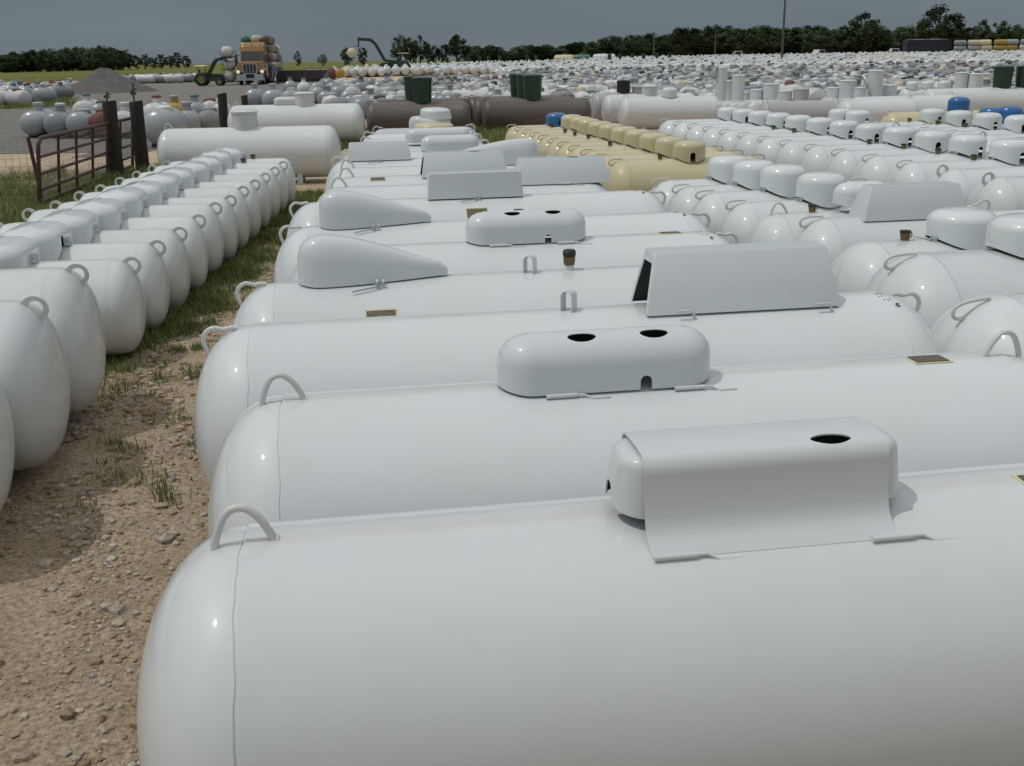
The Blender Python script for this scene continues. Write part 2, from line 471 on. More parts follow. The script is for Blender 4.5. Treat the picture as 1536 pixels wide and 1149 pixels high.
def hood_sheet_mesh(Rt, mat):
    def mk():
        prof = [(-.305, -.103), (-.287, -.082), (-.262, -.058), (-.236, -.028), (-.214, .006), (-.198, .05), (-.188, .10), (-.182, .15), (-.177, .205)]
        for i in range(1, 15):
            t = R_(90 * i / 14); prof.append((-.117 - .06 * math.cos(t), .205 + .072 * math.sin(t)))
        prof.append((-.06, .281)); prof = [(y * .655, z * (.67 if z > 0 else .42)) for y, z in prof]; prof += [(-y, z) for y, z in prof[::-1]]
        th = .004; vs = []; fs = []; n = len(prof); xs = [-.315, -.1, .12, .33]
        for sgn in (0, 1):
            for x in xs:
                for i, (y, z) in enumerate(prof):
                    a = Vector(prof[max(i - 1, 0)]); b = Vector(prof[min(i + 1, n - 1)]); d = (b - a).normalized()
                    vs.append((x, y + d.y * th * sgn, z - d.x * th * sgn))
        m = n * len(xs)
        for q in range(len(xs) - 1):
            for i in range(n - 1):
                a = q * n + i; fs.append((a, a + 1, a + n + 1, a + n)); fs.append((m + a, m + a + n, m + a + n + 1, m + a + 1))
        for q in (0, len(xs) - 1):
            for i in range(n - 1): a = q * n + i; fs.append((a, a + m, a + m + 1, a + 1))
        for q in range(len(xs) - 1):
            for i in (0, n - 1): a = q * n + i; fs.append((a, a + n, a + n + m, a + m))
        me = MB().add(vs, fs).mesh('hood_sheet', 40, mat)
        return mesh_diff(me, [cyl_cut(.027, .1, .5, Matrix.Translation((.19, -.066, 0)), 2.0, 40)])
    return cached(('hoods', Rt), mk)

def latch_mesh(kind='pin'):
    def mk():
        mb = MB()
        if kind == 'pin':       # hinge barrel with a bent wire tail lying on the shell
            mb.mat(COVERW).tube([(-.065, 0, .006), (.045, 0, .006)], .0085, 10)
            mb.tube([(.04, 0, .006), (.07, 0, .006), (.10, -.012, -.006), (.16, -.010, -.006)], .005, 6)
            mb.mat(STEEL).box((.10, -.02, -.012), (.165, -.006, -.004))
        elif kind == 'clip':    # small staple with a thin rod hanging from it
            mb.mat(COVERW).box((-.022, -.012, -.02), (-.012, .012, .03)).box((.012, -.012, -.02), (.022, .012, .03)).box((-.03, -.026, -.028), (.03, -.008, -.018))
            mb.mat(STEEL).tube([(0, -.02, .004), (-.05, -.035, .006), (-.15, -.065, .004)], .0045, 6)
            mb.tube([(-.03, -.01, .01), (.03, -.01, .01)], .006, 6)
        elif kind == 'hook':    # bent rod hook
            mb.mat(COVERW).tube([(-.075, -.006, .028), (-.02, -.006, .03), (.0, -.008, .02), (.008, -.01, -.006), (.02, -.012, -.018), (.07, -.012, -.02)], .0065, 8)
            mb.box((.015, -.022, -.03), (.06, .004, -.012))
        elif kind == 'strap':   # upright bent strap, the hinge half
            P = [(-.03 * math.cos(R_(a)), .065 + .03 * math.sin(R_(a))) for a in range(0, 181, 20)]
            P = [(-.03, 0)] + P + [(.03, .0), (.06, -.006)]
            for (x0, z0), (x1, z1) in zip(P, P[1:]): mb.mat(COVERW).add([(-.03, x0, z0), (.03, x0, z0), (.03, x1, z1), (-.03, x1, z1), (-.03, x0 * .86, z0 - .003), (.03, x0 * .86, z0 - .003), (.03, x1 * .86, z1 - .003), (-.03, x1 * .86, z1 - .003)], [(0, 1, 2, 3), (7, 6, 5, 4), (0, 4, 5, 1), (3, 2, 6, 7), (0, 3, 7, 4), (1, 5, 6, 2)])
        elif kind == 'side':    # latch on the end of a long cover
            mb.mat(COVERW).box((0, -.03, -.03), (.05, .03, -.02)).box((.0, -.03, -.03), (.05, -.024, .045)).box((.0, .024, -.03), (.05, .03, .045))
            mb.mat(STEEL).tube([(.03, -.035, .02), (.03, .035, .02)], .006, 6)
        return mb.mesh('latch', 40)
    return cached(('latch', kind), mk)

def valve_mesh():
    def mk():
        mb = MB().mat(COVERW); mb.lathe([(-.02, .03), (.03, .024)], 12, 'Z')
        mb.mat(BRASS).lathe([(.028, .03), (.05, .034), (.075, .034), (.078, .03)], 8, 'Z')
        mb.mat(BLACK).lathe([(.078, .036), (.1, .038), (.112, .03), (.116, 0)], 14, 'Z')
        return mb.mesh('filler_valve', 35)
    return cached('valve', mk)

def valve2_mesh():
    def mk():
        mb = MB().mat(BRASS); mb.lathe([(-.02, .026), (.02, .03), (.034, .034), (.05, .034)], 10, 'Z')
        mb.mat(BLACK).lathe([(.05, .037), (.066, .038), (.07, .0)], 12, 'Z')
        mb.tube([(.036 + .014 * math.cos(R_(a)), 0, .035 + .02 * math.sin(R_(a))) for a in range(0, 360, 45)], .004, 5, closed=True)
        return mb.mesh('filler_valve', 35)
    return cached('valve2', mk)

# ------------------------------------------------------------------ tanks
def shell_mesh(D, L, mat, segs=64, head=.5, full=2.15):
    def mk():
        Rr = D / 2; a = Rr * head; xs = L / 2 - a; n = 16; pr = []
        for i in range(n + 1):
            t = R_(90 * i / n); e_ = 2 / full; pr.append((-xs - .006 - (a - .006) * math.cos(t) ** e_, (Rr - .0035) * math.sin(t) ** e_))
        if full > 2.3: pr += [(-xs - .004, Rr - .0028), (-xs - .0025, Rr - .0022), (-xs + .0015, Rr - .0014), (-xs + .003, Rr - .001), (-xs + .009, Rr - .0004), (-xs + .014, Rr)]
        else: pr += [(-xs - .004, Rr - .0036), (-xs - .0025, Rr - .0065), (-xs + .0015, Rr - .0065), (-xs + .003, Rr + .001), (-xs + .009, Rr + .0012), (-xs + .014, Rr)]
        pr += [(-xs * .33, Rr), (xs * .33, Rr)]
        pr2 = [(-x, r) for x, r in pr[:n + 7]][::-1]
        mb = MB().lathe(pr + pr2, segs, 'X')
        for i, (x, y, z) in enumerate(mb.v):
            if abs(abs(x) - xs) < .02:
                th = math.atan2(y, z); mb.v[i] = (x + .0022 * math.sin(7 * th + 1) + .0016 * math.sin(13 * th) + .0012 * math.sin(29 * th + 2), y, z)
        return mb.mesh('shell', 60, mat)
    return cached(('shell', round(D, 3), round(L, 3), mat.name, segs, head, full), mk)

def lug_mesh(kind, mat):
    def mk():
        mb = MB().mat(mat)
        if kind == 'arch':
            P = [(-.105, 0, -.012), (-.095, 0, .02), (-.07, 0, .075), (-.045, 0, .108), (-.015, 0, .124), (.02, 0, .122), (.05, 0, .10), (.075, 0, .068), (.10, 0, .018), (.112, 0, -.008), (.13, 0, -.006)]
            P = [(x * .68 + .012, y, z * .72) for x, y, z in P]; mb.curve(P, .0108, 12)
        elif kind == 'ear':
            P = [(-.10, 0, -.014), (-.085, 0, .03), (-.06, 0, .07), (-.02, 0, .088), (.025, 0, .08), (.05, 0, .05), (.065, 0, .03), (.095, 0, .012), (.12, 0, -.012)]; P = [(x * .80, y, z * .82) for x, y, z in P]
            mb.curve(P, .0108, 12)
        elif kind == 'loop':
            P = [(.13, 0, -.01), (.06, 0, .04), (.0, 0, .075), (-.045, 0, .085), (-.075, 0, .066), (-.075, 0, .035), (-.045, 0, .012), (0, 0, .005), (.06, 0, -.012)]
            mb.curve([(x * .9, y, z * .95) for x, y, z in P], .0095, 8)
        elif kind == 'ring':
            n = 22; vs = []; fs = []; t = .009
            for k in range(n):
                a = 2 * math.pi * k / n
                c, s_ = math.cos(a), math.sin(a)
                ro = .072 if s_ > -.5 else .085
                for y in (-t, t):
                    vs.append((ro * c, y, .032 + ro * s_)); vs.append((.040 * c, y, .040 + .043 * s_))
            for k in range(n):
                p, q = 4 * k, 4 * ((k + 1) % n)
                fs += [(p, q, q + 1, p + 1), (p + 2, p + 3, q + 3, q + 2), (p, p + 2, q + 2, q), (p + 1, q + 1, q + 3, p + 3)]
            mb.add(vs, fs)
        return mb.mesh('lifting_lug', 50)
    return cached(('lug', kind, mat.name), mk)

def leg_mesh(D, zt, mat):
    def mk():
        Rr = D / 2; zc = zt - Rr; y = Rr * .5
        top = zc - math.sqrt(Rr * Rr - y * y) + .03
        return MB().mat(mat).box((-.05, -.045, 0), (.05, -.035, top)).box((-.05, -.035, 0), (-.04, .035, top)).box((-.07, -.06, 0), (.07, .06, .01)).mesh('leg', 30)
    return cached(('leg', D, zt, mat.name), mk)

ALL = []
class Tank:
    def __init__(s, label, cat, group, seam, rz, D, L, zt, mat, right=False, lugs='arch', lug_t=(0., 0.), legs=True, segs=64, lugmat=None, name='propane_tank', head=.5, full=2.15):
        s.D, s.L, s.zt, s.rz, s.R = D, L, zt, rz, D / 2
        ax = Vector((math.cos(rz), math.sin(rz), 0)); s.ax = ax
        s.a = a = D / 2 * head
        c = Vector((seam.x, seam.y, 0)) + ax * (L / 2 - a) * (-1 if right else 1)
        s.loc = c
        s.o = thing(name, label, cat, c, rz, group)
        zc = zt - s.R; s.zc = zc
        s.shell = link('shell', shell_mesh(D, L, mat, segs, head, full), s.o, (0, 0, zc))
        lm = lug_mesh(lugs, lugmat or mat)
        for sg, t in ((-1, lug_t[0]), (1, lug_t[1])):
            if t is None: continue
            s.lug(sg, t, lm)
        if legs:
            g = leg_mesh(D, zt, mat)
            for sx in (-1, 1):
                for sy in (-1, 1): link('leg', g, s.o, (sx * L * .27, sy * s.R * .5, 0))
        ALL.append(s)
    def lug(s, sg, t, lm, dx=0.):
        t = R_(t); a = s.a; xs = s.L / 2 - a
        x = sg * (xs + a * math.sin(t)) + dx; z = s.zc + s.R * math.cos(t)
        ang = math.atan2(math.sin(t) / a, math.cos(t) / s.R)
        o = link('lifting_lug', lm, s.o, (x, 0, z), (0, sg * ang, 0 if sg < 0 else 0))
        if sg > 0: o.rotation_euler = (0, ang, 0); o.scale = (-1, 1, 1)
        return o
    def at_px(s, px):
        lo, hi = -s.L, s.L
        for _ in range(40):
            m = (lo + hi) / 2
            p = s.loc + s.ax * m; x = proj((p.x, p.y, s.zt))[0]
            if x < px: lo = m
            else: hi = m
        return lo
    def put(s, name, me, px=None, x=None, y=0., dz=0., rz=0., par=None, rx=0.):
        xx = s.at_px(px) if px is not None else x
        z = s.zt - s.R + math.sqrt(max(s.R ** 2 - y * y, 0)) + dz
        return link(name, me, par or s.o, (xx, y, z), (rx, 0, rz))
    def plate(s, px, y, w=.13, hh=.075):
        """nameplate laid on the curve of the shell at lateral offset y"""
        ang = math.asin(-y / s.R)
        mb = MB().mat(PLATEFR).box((-w / 2 - .01, -hh / 2 - .01, -.01), (w / 2 + .01, hh / 2 + .01, .002)).mat(PLATE).box((-w / 2, -hh / 2, -.0), (w / 2, hh / 2, .005))
        return s.put('nameplate', mb.mesh('nameplate', 0), px, y=y, rx=ang)
    def marks(s, sg, x0, rows, y0=-.09, seed=1):
        def ink(p, r): link('handwritten_mark', MB().mat(INK).tube(p, r, 5).mesh('handwritten_mark', 0), s.o)
        """handwritten ink strokes following the curve of the shell near one head"""
        rd = random.Random(seed); a = s.a; xs = s.L / 2 - a
        def S(x, th, e=.0025):
            if abs(x) > xs:
                q = min((abs(x) - xs) / a, .95); r = s.R * math.sqrt(1 - q * q)
            else: r = s.R
            return Vector((x, -(r + e) * math.sin(th), s.zc + (r + e) * math.cos(th)))
        for k in range(rows):
            th = -y0 / s.R + k * .085
            for q in range(3 if k % 2 == 0 else 2):
                x = sg * (xs + x0 + q * .019 + k * .006)
                ink([S(x + rd.uniform(-.005, .005), th + rd.uniform(-.012, .012)) for _ in range(3)], .0018)
        th = -y0 / s.R + rows * .085 + .03; x = sg * (xs + x0 + .06)
        ink([S(x + .010 * math.cos(R_(d)), th + .026 * math.sin(R_(d))) for d in range(40, 330, 24)], .0028)

def place_left(xl, ys, zt, D, head=.5):
    a = D / 2 * head; px = xl
    for _ in range(6):
        p = at(px, ys, zt); px = xl + a * F / proj(p)[2]
    return at(px, ys, zt)
def place_right(xr, ys, zt, D):
    a = D / 4; px = xr
    for _ in range(6):
        p = at(px, ys, zt); px = xr - a * F / proj(p)[2]
    return at(px, ys, zt)

# ================================================================== terrain
def sstep(a, b, x):
    t = min(max((x - a) / (b - a), 0), 1); return t * t * (3 - 2 * t)
def H(x, y):
    s = .003 + .003 * sstep(-50, 10, x)
    d = max(0, min(y, 420) - 55)
    return s * d
def on(px, d, z=0.):
    p = far(px, d, 0); p = far(px, d, H(p.x, p.y) + z); return p

def mat_nodes(name):
    m = bpy.data.materials.new(name); m.use_nodes = True
    n = m.node_tree.nodes; L = m.node_tree.links; b = n['Principled BSDF']
    b.inputs['Roughness'].default_value = .9; b.inputs['Specular IOR Level'].default_value = .2
    g = n.new('ShaderNodeNewGeometry')
    def noise(scale, det=6, rough=.6):
        z = n.new('ShaderNodeTexNoise'); z.inputs['Scale'].default_value = scale; z.inputs['Detail'].default_value = det; z.inputs['Roughness'].default_value = rough
        L.new(g.outputs['Position'], z.inputs['Vector']); return z.outputs['Fac']
    def ramp(fac, stops):
        r = n.new('ShaderNodeValToRGB'); e = r.color_ramp.elements
        e[0].position, e[0].color = stops[0][0], (*stops[0][1], 1); e[1].position, e[1].color = stops[-1][0], (*stops[-1][1], 1)
        for p, c in stops[1:-1]: q = e.new(p); q.color = (*c, 1)
        L.new(fac, r.inputs['Fac']); return r.outputs[0]
    def mix(a, bb, fac, mode='MIX'):
        x = n.new('ShaderNodeMixRGB'); x.blend_type = mode
        if isinstance(fac, float): x.inputs['Fac'].default_value = fac
        else: L.new(fac, x.inputs['Fac'])
        for s_, i in ((a, 'Color1'), (bb, 'Color2')):
            if isinstance(s_, tuple): x.inputs[i].default_value = (*s_, 1)
            else: L.new(s_, x.inputs[i])
        return x.outputs[0]
    def bump(h, st, dist=.03):
        bp = n.new('ShaderNodeBump'); bp.inputs['Strength'].default_value = st; bp.inputs['Distance'].default_value = dist
        L.new(h, bp.inputs['Height']); L.new(bp.outputs[0], b.inputs['Normal'])
    return m, n, L, b, noise, ramp, mix, bump

def ground_mat(name, c0, c1, c2, stone):
    m, n, L, b, noise, ramp, mix, bump = mat_nodes(name)
    base = mix(ramp(noise(1.3, 8, .7), [(.36, c0), (.5, c1), (.62, c2)]), ramp(noise(5.5, 6, .7), [(.35, c0), (.5, c1), (.66, c2)]), .5)
    fine = ramp(noise(38, 6, .7), [(.34, (.48, .47, .46)), (.5, (1, 1, 1)), (.66, (1.42, 1.40, 1.36))])
    c = mix(base, fine, 1.0, 'MULTIPLY')
    vo = n.new('ShaderNodeTexVoronoi'); vo.inputs['Scale'].default_value = 24; L.new(n['Geometry'].outputs['Position'], vo.inputs['Vector'])
    lt = n.new('ShaderNodeMapRange'); lt.inputs['From Min'].default_value = .22; lt.inputs['From Max'].default_value = .16
    L.new(vo.outputs['Distance'], lt.inputs['Value'])
    pick = n.new('ShaderNodeMapRange'); pick.inputs['From Min'].default_value = .5; pick.inputs['From Max'].default_value = .62
    L.new(noise(2.3, 4), pick.inputs['Value'])
    mm = n.new('ShaderNodeMath'); mm.operation = 'MULTIPLY'; L.new(lt.outputs[0], mm.inputs[0]); L.new(pick.outputs[0], mm.inputs[1])
    sc = mix(vo.outputs['Color'], stone, .82)
    c = mix(c, sc, mm.outputs[0])
    L.new(c, b.inputs['Base Color'])
    ma = n.new('ShaderNodeMath'); ma.operation = 'MULTIPLY_ADD'; ma.inputs[1].default_value = 2.2
    L.new(noise(5, 6, .6), ma.inputs[0]); L.new(noise(30, 8, .75), ma.inputs[2])
    bump(ma.outputs[0], .9, .055)
    return m

GROUND = ground_mat('dirt_ground', (.43, .315, .205), (.60, .465, .32), (.72, .61, .47), (.64, .60, .54))
GRAVEL = ground_mat('grey_gravel', (.175, .165, .145), (.215, .21, .19), (.26, .255, .235), (.30, .298, .285))

def grid_mesh(xs, ys, dz, name, mat, keep=None):
    vs = [(x, y, H(x, y) + dz) for y in ys for x in xs]; nx = len(xs); fs = []
    for j in range(len(ys) - 1):
        for i in range(nx - 1):
            if keep and not keep((xs[i] + xs[i + 1]) / 2, (ys[j] + ys[j + 1]) / 2): continue
            fs.append((j * nx + i, j * nx + i + 1, (j + 1) * nx + i + 1, (j + 1) * nx + i))
    me = bpy.data.meshes.new(name); me.from_pydata(vs, [], fs); me.materials.append(mat); me.shade_smooth(); return me

xs = [-2500, -1200, -600, -300, -150] + list(range(-100, 101, 10)) + [150, 300, 600, 1200, 2500]
ys = [-60, -10, 0, 20, 40, 55, 60, 70, 80, 100, 130, 160, 200, 250, 300, 350, 400, 420, 440, 600, 1000, 2500, 5500]
structure('ground', grid_mesh(xs, ys, 0, 'ground', GROUND))
# grey gravel lane with a wandering edge, laid as a sheet on the dirt
gx = [-140 + 1.5 * i for i in range(88)]; gy = [22 + 1.5 * i for i in range(95)]
def lane(x, y):
    right = -7.6 + 1.1 * math.sin(y * .35) - (y - 26) * .035 if y < 60 else -8.8 - (y - 60) * .19
    near = 27 + 2.0 * math.sin(x * .3) + max(0, (-x - 16)) * .10
    farther = 112 + (x + 80) * 1.3 if x < -22 else 170
    return x < right and near < y < max(farther, 95)
structure('gravel_lane', grid_mesh(gx, gy, .012, 'gravel_lane', GRAVEL, lane))
m, n, L, b, noise, ramp, mix, bump = mat_nodes('meadow_grass')
c = ramp(noise(.06, 6), [(.3, (.11, .12, .028)), (.5, (.15, .155, .036)), (.7, (.20, .19, .055))])
c = mix(c, ramp(noise(1.2, 5), [(.3, (.6, .62, .6)), (.7, (1.25, 1.2, 1.1))]), 1.0, 'MULTIPLY')
L.new(c, b.inputs['Base Color']); bump(noise(3, 6), .8, .3); MEADOW = m
def fld(x, y):
    e = 135 + (x + 61) * 3.1 if x < -22 else 256
    return y > max(e, 110)
fx = [-2000, -1000, -500, -300, -200, -150] + [-120 + 4 * i for i in range(60)] + [150, 250, 400, 800, 2000]
fy = [106 + 4 * i for i in range(50)] + [320, 360, 400, 420, 460, 600, 900, 2000, 5400]
structure('meadow', grid_mesh(fx, fy, .06, 'meadow', MEADOW, fld))

# ================================================================== the big tanks of the middle row
AX = R_(8.5)
CD = Vector((-math.sin(R_(7.74)), math.cos(R_(7.74)), 0)); AXV = Vector((math.cos(AX), math.sin(AX), 0))
GM = 'white tanks in the middle row'
Zm, Dm, Lm = 1.07, .94, 3.05
def main(label, xl, ys, lug='ear', t=(32, 34), rz=AX, mat=None, L=Lm, xr=None):
    sm = place_left(xl, ys, Zm, Dm, .61)
    if xr:
        ax = Vector((math.cos(rz), math.sin(rz), 0)); lo, hi = 1.2, 6.
        for _ in range(40):
            L = (lo + hi) / 2; q = sm + ax * (L - Dm / 2 * .61)
            if proj((q.x, q.y, Zm - Dm / 2))[0] < xr: lo = L
            else: hi = L
    return Tank(label, 'propane tank', GM, sm, rz, Dm, L, Zm, mat or WHITE, lugs=lug, lug_t=t, segs=96, head=.61)

def latch(t, par, kind, px, y, dz=0., rz=0., rx=0.):
    return t.put('latch', latch_mesh(kind), px=px, y=y, dz=dz, rz=rz, par=par and t.o, rx=rx)
def fit(child, cover):
    """hang a piece placed in tank space on the cover it belongs to"""
    child.parent = cover
    child.location = Vector(child.location) - Vector(cover.location)

Rm = Dm / 2
# 1 - nearest
t = main('nearest white tank, flared hood cover with one dark hole, at the bottom of the photo', 190, 812, 'arch', (2, 2), L=3.3)
hd = t.put('cover', hood_sheet_mesh(Rm, COVERW), px=1120)
link('end_cap', hood_body_mesh(Rm, COVERW), hd, (.012, 0, 0))
for px in (985, 1290):
    l_ = t.put('latch', latch_mesh('pin'), px=px, y=-.202, dz=.002, rx=.42); fit(l_, hd)
t.plate(1560, -.03)
# 2 - capsule cover with two half-moon holes
t = main('white tank with a rounded capsule cover that has two dark holes, second from the camera', 300, 600, 'arch', (2, 2), xr=1580)
cv = t.put('cover', capsule_mesh(Rm, COVERW), px=906)
for px in (836, 1022):
    l_ = t.put('latch', latch_mesh('pin'), px=px, y=-.128, dz=.004, rx=.28); fit(l_, cv)
t.plate(1392, -.0, .13, .08); t.marks(1, -.005, 3, -.16, 3)
# 3 - big open-ended box
t = main('white tank carrying the largest box-shaped cover, open at its left end', 282, 489, 'ear', (30, 32), xr=1383)
cv = t.put('cover', trap_mesh(Rm, COVERW, .94, .31, .05, .075, .262, True), px=1100)
for px in (1022, 1222):
    l_ = t.put('latch', latch_mesh('hook'), px=px, y=-.165, dz=.012, rx=.35); fit(l_, cv)
t.put('latch', latch_mesh('strap'), px=852, y=-.015, rz=R_(55)); t.marks(1, -.03, 3, -.02, 5)
# 4 - first teardrop
t = main('white tank with a teardrop cover, filler valve and nameplate, fourth from the camera', 334, 425, 'ear', (28, None), L=3.3)
cv = t.put('cover', bullet_mesh(Rm, COVERW), px=561)
l_ = t.put('latch', latch_mesh('clip'), px=569, y=-.135, dz=.01, rx=.3); fit(l_, cv)
t.put('filler_valve', valve_mesh(), px=854, y=.0); t.put('latch', latch_mesh('strap'), px=794, y=-.02, rz=R_(60)); t.plate(567, -.33, .15, .075)
# 5
t = main('white tank with the second capsule cover, right end showing between the covers', 420, 372, 'ear', (None, 34), xr=1112)
cv = t.put('cover', capsule_mesh(Rm, COVERW), px=789)
for px in (745, 845):
    l_ = t.put('latch', latch_mesh('pin'), px=px, y=-.128, dz=.004, rx=.28); fit(l_, cv)
t.plate(1006, .02); t.marks(1, -.05, 3, -.0, 8)
# 6 - second teardrop
t = main('white tank with the second teardrop cover, farther back than the first', 404, 340, 'ear', (28, 34), xr=1070)
cv = t.put('cover', bullet_mesh(Rm, COVERW), px=564)
l_ = t.put('latch', latch_mesh('clip'), px=563, y=-.135, dz=.01, rx=.3); fit(l_, cv)
t.put('filler_valve', valve2_mesh(), px=778, y=.0); t.marks(1, -.05, 2, .0, 11)
# 7
t = main('white tank with a closed low box cover in front and a brown nameplate below it', 423, 303, 'ear', (30, 34), xr=1004)
cv = t.put('cover', trap_mesh(Rm, COVERW, .82, .22, .015, .03, .215), px=712)
l_ = t.put('latch', latch_mesh('clip'), px=714, y=-.12, dz=.01, rx=.25); fit(l_, cv)
t.plate(709, -.30, .17, .11); t.marks(1, -.05, 2, .0, 12)
# 8
t = main('white tank whose wide box cover stands right of the two overlapping box covers', 462, 281, 'arch', (2, 2), xr=922)
cv = t.put('cover', trap_mesh(Rm, COVERW, .90, .34, .045, .06, .215, False, True), px=841)
l_ = t.put('latch', latch_mesh('pin'), px=845, y=-.17, dz=.01, rx=.36); fit(l_, cv)
# 9
t = main('white tank whose box cover peeks up behind the low closed box cover', 477, 266, 'arch', (2, 2), xr=880)
cv = t.put('cover', trap_mesh(Rm, COVERW, .88, .32, .04, .05, .225, True, True), px=695)
t.plate(566, -.12, .14, .08)
# 10
t = main('white tank with a reversed teardrop cover, tall end at the right', 482, 252, 'arch', (2, 20), xr=848)
cv = t.put('cover', bullet_mesh(Rm, COVERW, 1.25, .27, .14, True), px=724)
# 11
t = main('white tank with a plain box cover near its left end, far half of middle row', 484, 240, 'ear', (20, 20), xr=828)
cv = t.put('cover', trap_mesh(Rm, COVERW, .76, .25, .03, .05, .20), px=569)
l_ = t.put('latch', latch_mesh('clip'), px=570, y=-.135, dz=.01, rx=.3); fit(l_, cv)
# 12..16
t = main('white tank with the front of the farther pair of long rounded covers', 500, 229, 'ear', (20, 20), xr=752)
t.put('cover', capsule_mesh(Rm, COVERW, .76, False), px=675)
t = main('white tank with the rear of the farther pair of long rounded covers', 515, 219, 'ear', (20, 20), L=2.15)
t.put('cover', capsule_mesh(Rm, COVERW, .9, False), px=657, dz=.03)
main('white tank without a cover just in front of the tank with stacked lids', 530, 209, 'ear', (20, 20), L=2.05)
t15 = main('white tank that carries the stack of loose lids', 535, 201, 'ear', (20, 20), L=2.00)
t16 = main('lilac grey tank closing the far end of the middle row', 550, 193, 'ear', (20, 20), mat=LILAC, L=2.00)

# stack of loose lids lying on the far tanks
def lid(label, mat, px, tk, z, dx=0., tilt=0., d=.48, h=.13, dy=0.):
    x = tk.at_px(px) + dx
    me = cached(('lid', mat.name, d, h), lambda: ring_shell(round_top(d / 2, d / 2, d / 2, h * .5, h * .9, d * .2, 5, .01), 8, 5, 0).mesh('dome_lid', 40, mat))
    p = tk.loc + tk.ax * x
    o = link('dome_lid', me, None, (p.x, p.y + dy, tk.zt + z), (tilt, tilt * .6, tk.rz))
    return tag(o, label, 'dome lid', 'loose lids stacked on a far tank')
lid('blue grey lid beside the white stack of lids', LILAC, 632, t15, .01, h=.27, d=.42, dy=.15)
lid('tan lid at the bottom of the stack of loose lids', TAN, 652, t15, .0, d=.66, h=.19, dy=-.25)
lid('white lid directly on the tan lid in the stack', DOMEW, 653, t15, .13, tilt=.06, d=.5)
lid('white lid in the middle of the stack of loose lids', DOMEW, 655, t15, .20, tilt=-.04, d=.5)
lid('white lid at the top of the stack of loose lids', DOMEW, 654, t15, .27, tilt=.05, d=.49)

# ================================================================== left row
ORD = ['nearest', 'second', 'third', 'fourth', 'fifth', 'sixth', 'seventh', 'eighth', 'ninth', 'tenth', 'eleventh', 'twelfth', 'thirteenth', 'fourteenth', 'fifteenth', 'sixteenth', 'seventeenth', 'eighteenth', 'nineteenth', 'twentieth']
GL = 'white tanks in the row left of the dirt aisle'
def colpt(along, lat):
    s = CD.dot(AXV); k = 1 - s * s
    return CD * ((along - s * lat) / k) + AXV * ((lat - s * along) / k)
AXL = R_(10)
for i, (al, la) in enumerate(((4.86, -1.94), (5.76, -1.89), (6.70, -1.89))):
    Tank(('large white tank at the left edge, nearest of the row left of the aisle', 'large white tank second in the left row, pale lifting eye on its shoulder', 'large white tank third in the left row, beside the first capped smaller tank')[i], 'propane tank', GL,
         colpt(al, la), AXL, .94, 3.05, 1.0, WHITE2, True, 'ring', (None, 32), segs=80, head=.5, full=2.5)
for i in range(12):
    u = i / 11
    al = 8.18 + .765 * i; la = -1.86 + .80 * u ** 1.05
    p = colpt(al, la)
    dz = random.uniform(-.012, .012)
    t = Tank('smaller white tank with long cover, %s of the capped row left of the aisle' % ORD[i], 'propane tank', GL, p, AXL + random.uniform(-.015, .015), .745, 1.95, .79 + dz, WHITE2, True, 'ring', (36, 38), segs=64, head=.52, full=2.5)
    cv = t.put('cover', longdome_mesh(.3725, DOMEW, i in (1, 11)), x=-.02 + random.uniform(-.02, .02), rz=random.uniform(-.02, .02), dz=.004)
    l_ = link('latch', latch_mesh('side'), cv, (.225, -.02 + random.uniform(-.03, .03), .02))
    if i >= 10: t.put('filler_valve', valve2_mesh(), x=.36, y=0)

# ================================================================== right-hand rows
def domed(label, group, seam, mat, dmat, D=.76, L=2.34, zt=.85, rz=AX, dx=0., dd=.45, dh=.24, lug='loop', seed=0, lt=(28, 28), holes=True, valve=True, dome=True, head=.72):
    t = Tank(label, 'propane tank', group, seam, rz, D, L, zt, mat, lugs=lug, lug_t=lt, segs=64, head=head)
    if dome:
        cv = t.put('dome', dome_mesh(D / 2, dd, dh, dmat, holes, seed), x=dx, rz=random.uniform(-.25, .25), dz=.006)
        l_ = link('latch', latch_mesh('clip'), cv, (-.225, -.05, .0), (0, 0, R_(-90))); l_.scale = (.8, .8, .8)
    if valve and seed % 3 != 2 and random.random() < .7: t.put('filler_valve', valve2_mesh(), x=dx - .42 - .05 * (seed % 2), y=-.02)
    return t
G1 = 'white tanks in the first row right of the middle row'
s0 = place_left(1408, 443, 1.07, .94, .72)
domed('white tank at the right edge, nearest of the right rows, rod handle on its end', G1, s0, WHITE, DOMEW, .94, 3.05, 1.07, AX, 0, .46, .27, 'loop', 2, (34, 30), dome=False)
t = domed('large white tank under the round dome cut by the right edge of the photo', G1, place_left(1305, 380, 1.07, .94, .72), WHITE, DOMEW, .94, 3.05, 1.07, AX, 0, .47, .29, 'loop', 2, (30, 30), dome=False, valve=False)
t.put('dome', dome_mesh(.47, .46, .205, DOMEW, False, 2), px=1540)
t = domed('white tank under the wide round dome left of the right edge', G1, place_left(1250, 362, .97, .8, .72), WHITE, DOMEW, .80, 2.6, .97, AX, 0, .47, .29, 'loop', 2, (None, 30), dome=False)
cv = t.put('dome', dome_mesh(.40, .455, .205, DOMEW, False, 2), px=1440); link('latch', latch_mesh('clip'), cv, (-.23, -.06, .0), (0, 0, R_(-90)))
t.put('filler_valve', valve2_mesh(), px=1357, y=0)
t = domed('white tank with the only box-shaped cover in the rows right of the middle row', G1, place_left(1187, 327, .93, .8, .72), WHITE, DOMEW, .80, 2.6, .93, AX, 0, .45, .26, 'loop', 2, (28, 28), dome=False, valve=False)
cv = t.put('cover', trap_mesh(.40, COVERW, .90, .30, .07, .07, .25), px=1362); l_ = t.put('latch', latch_mesh('pin'), px=1395, y=-.155, dz=.01, rx=.38); fit(l_, cv)
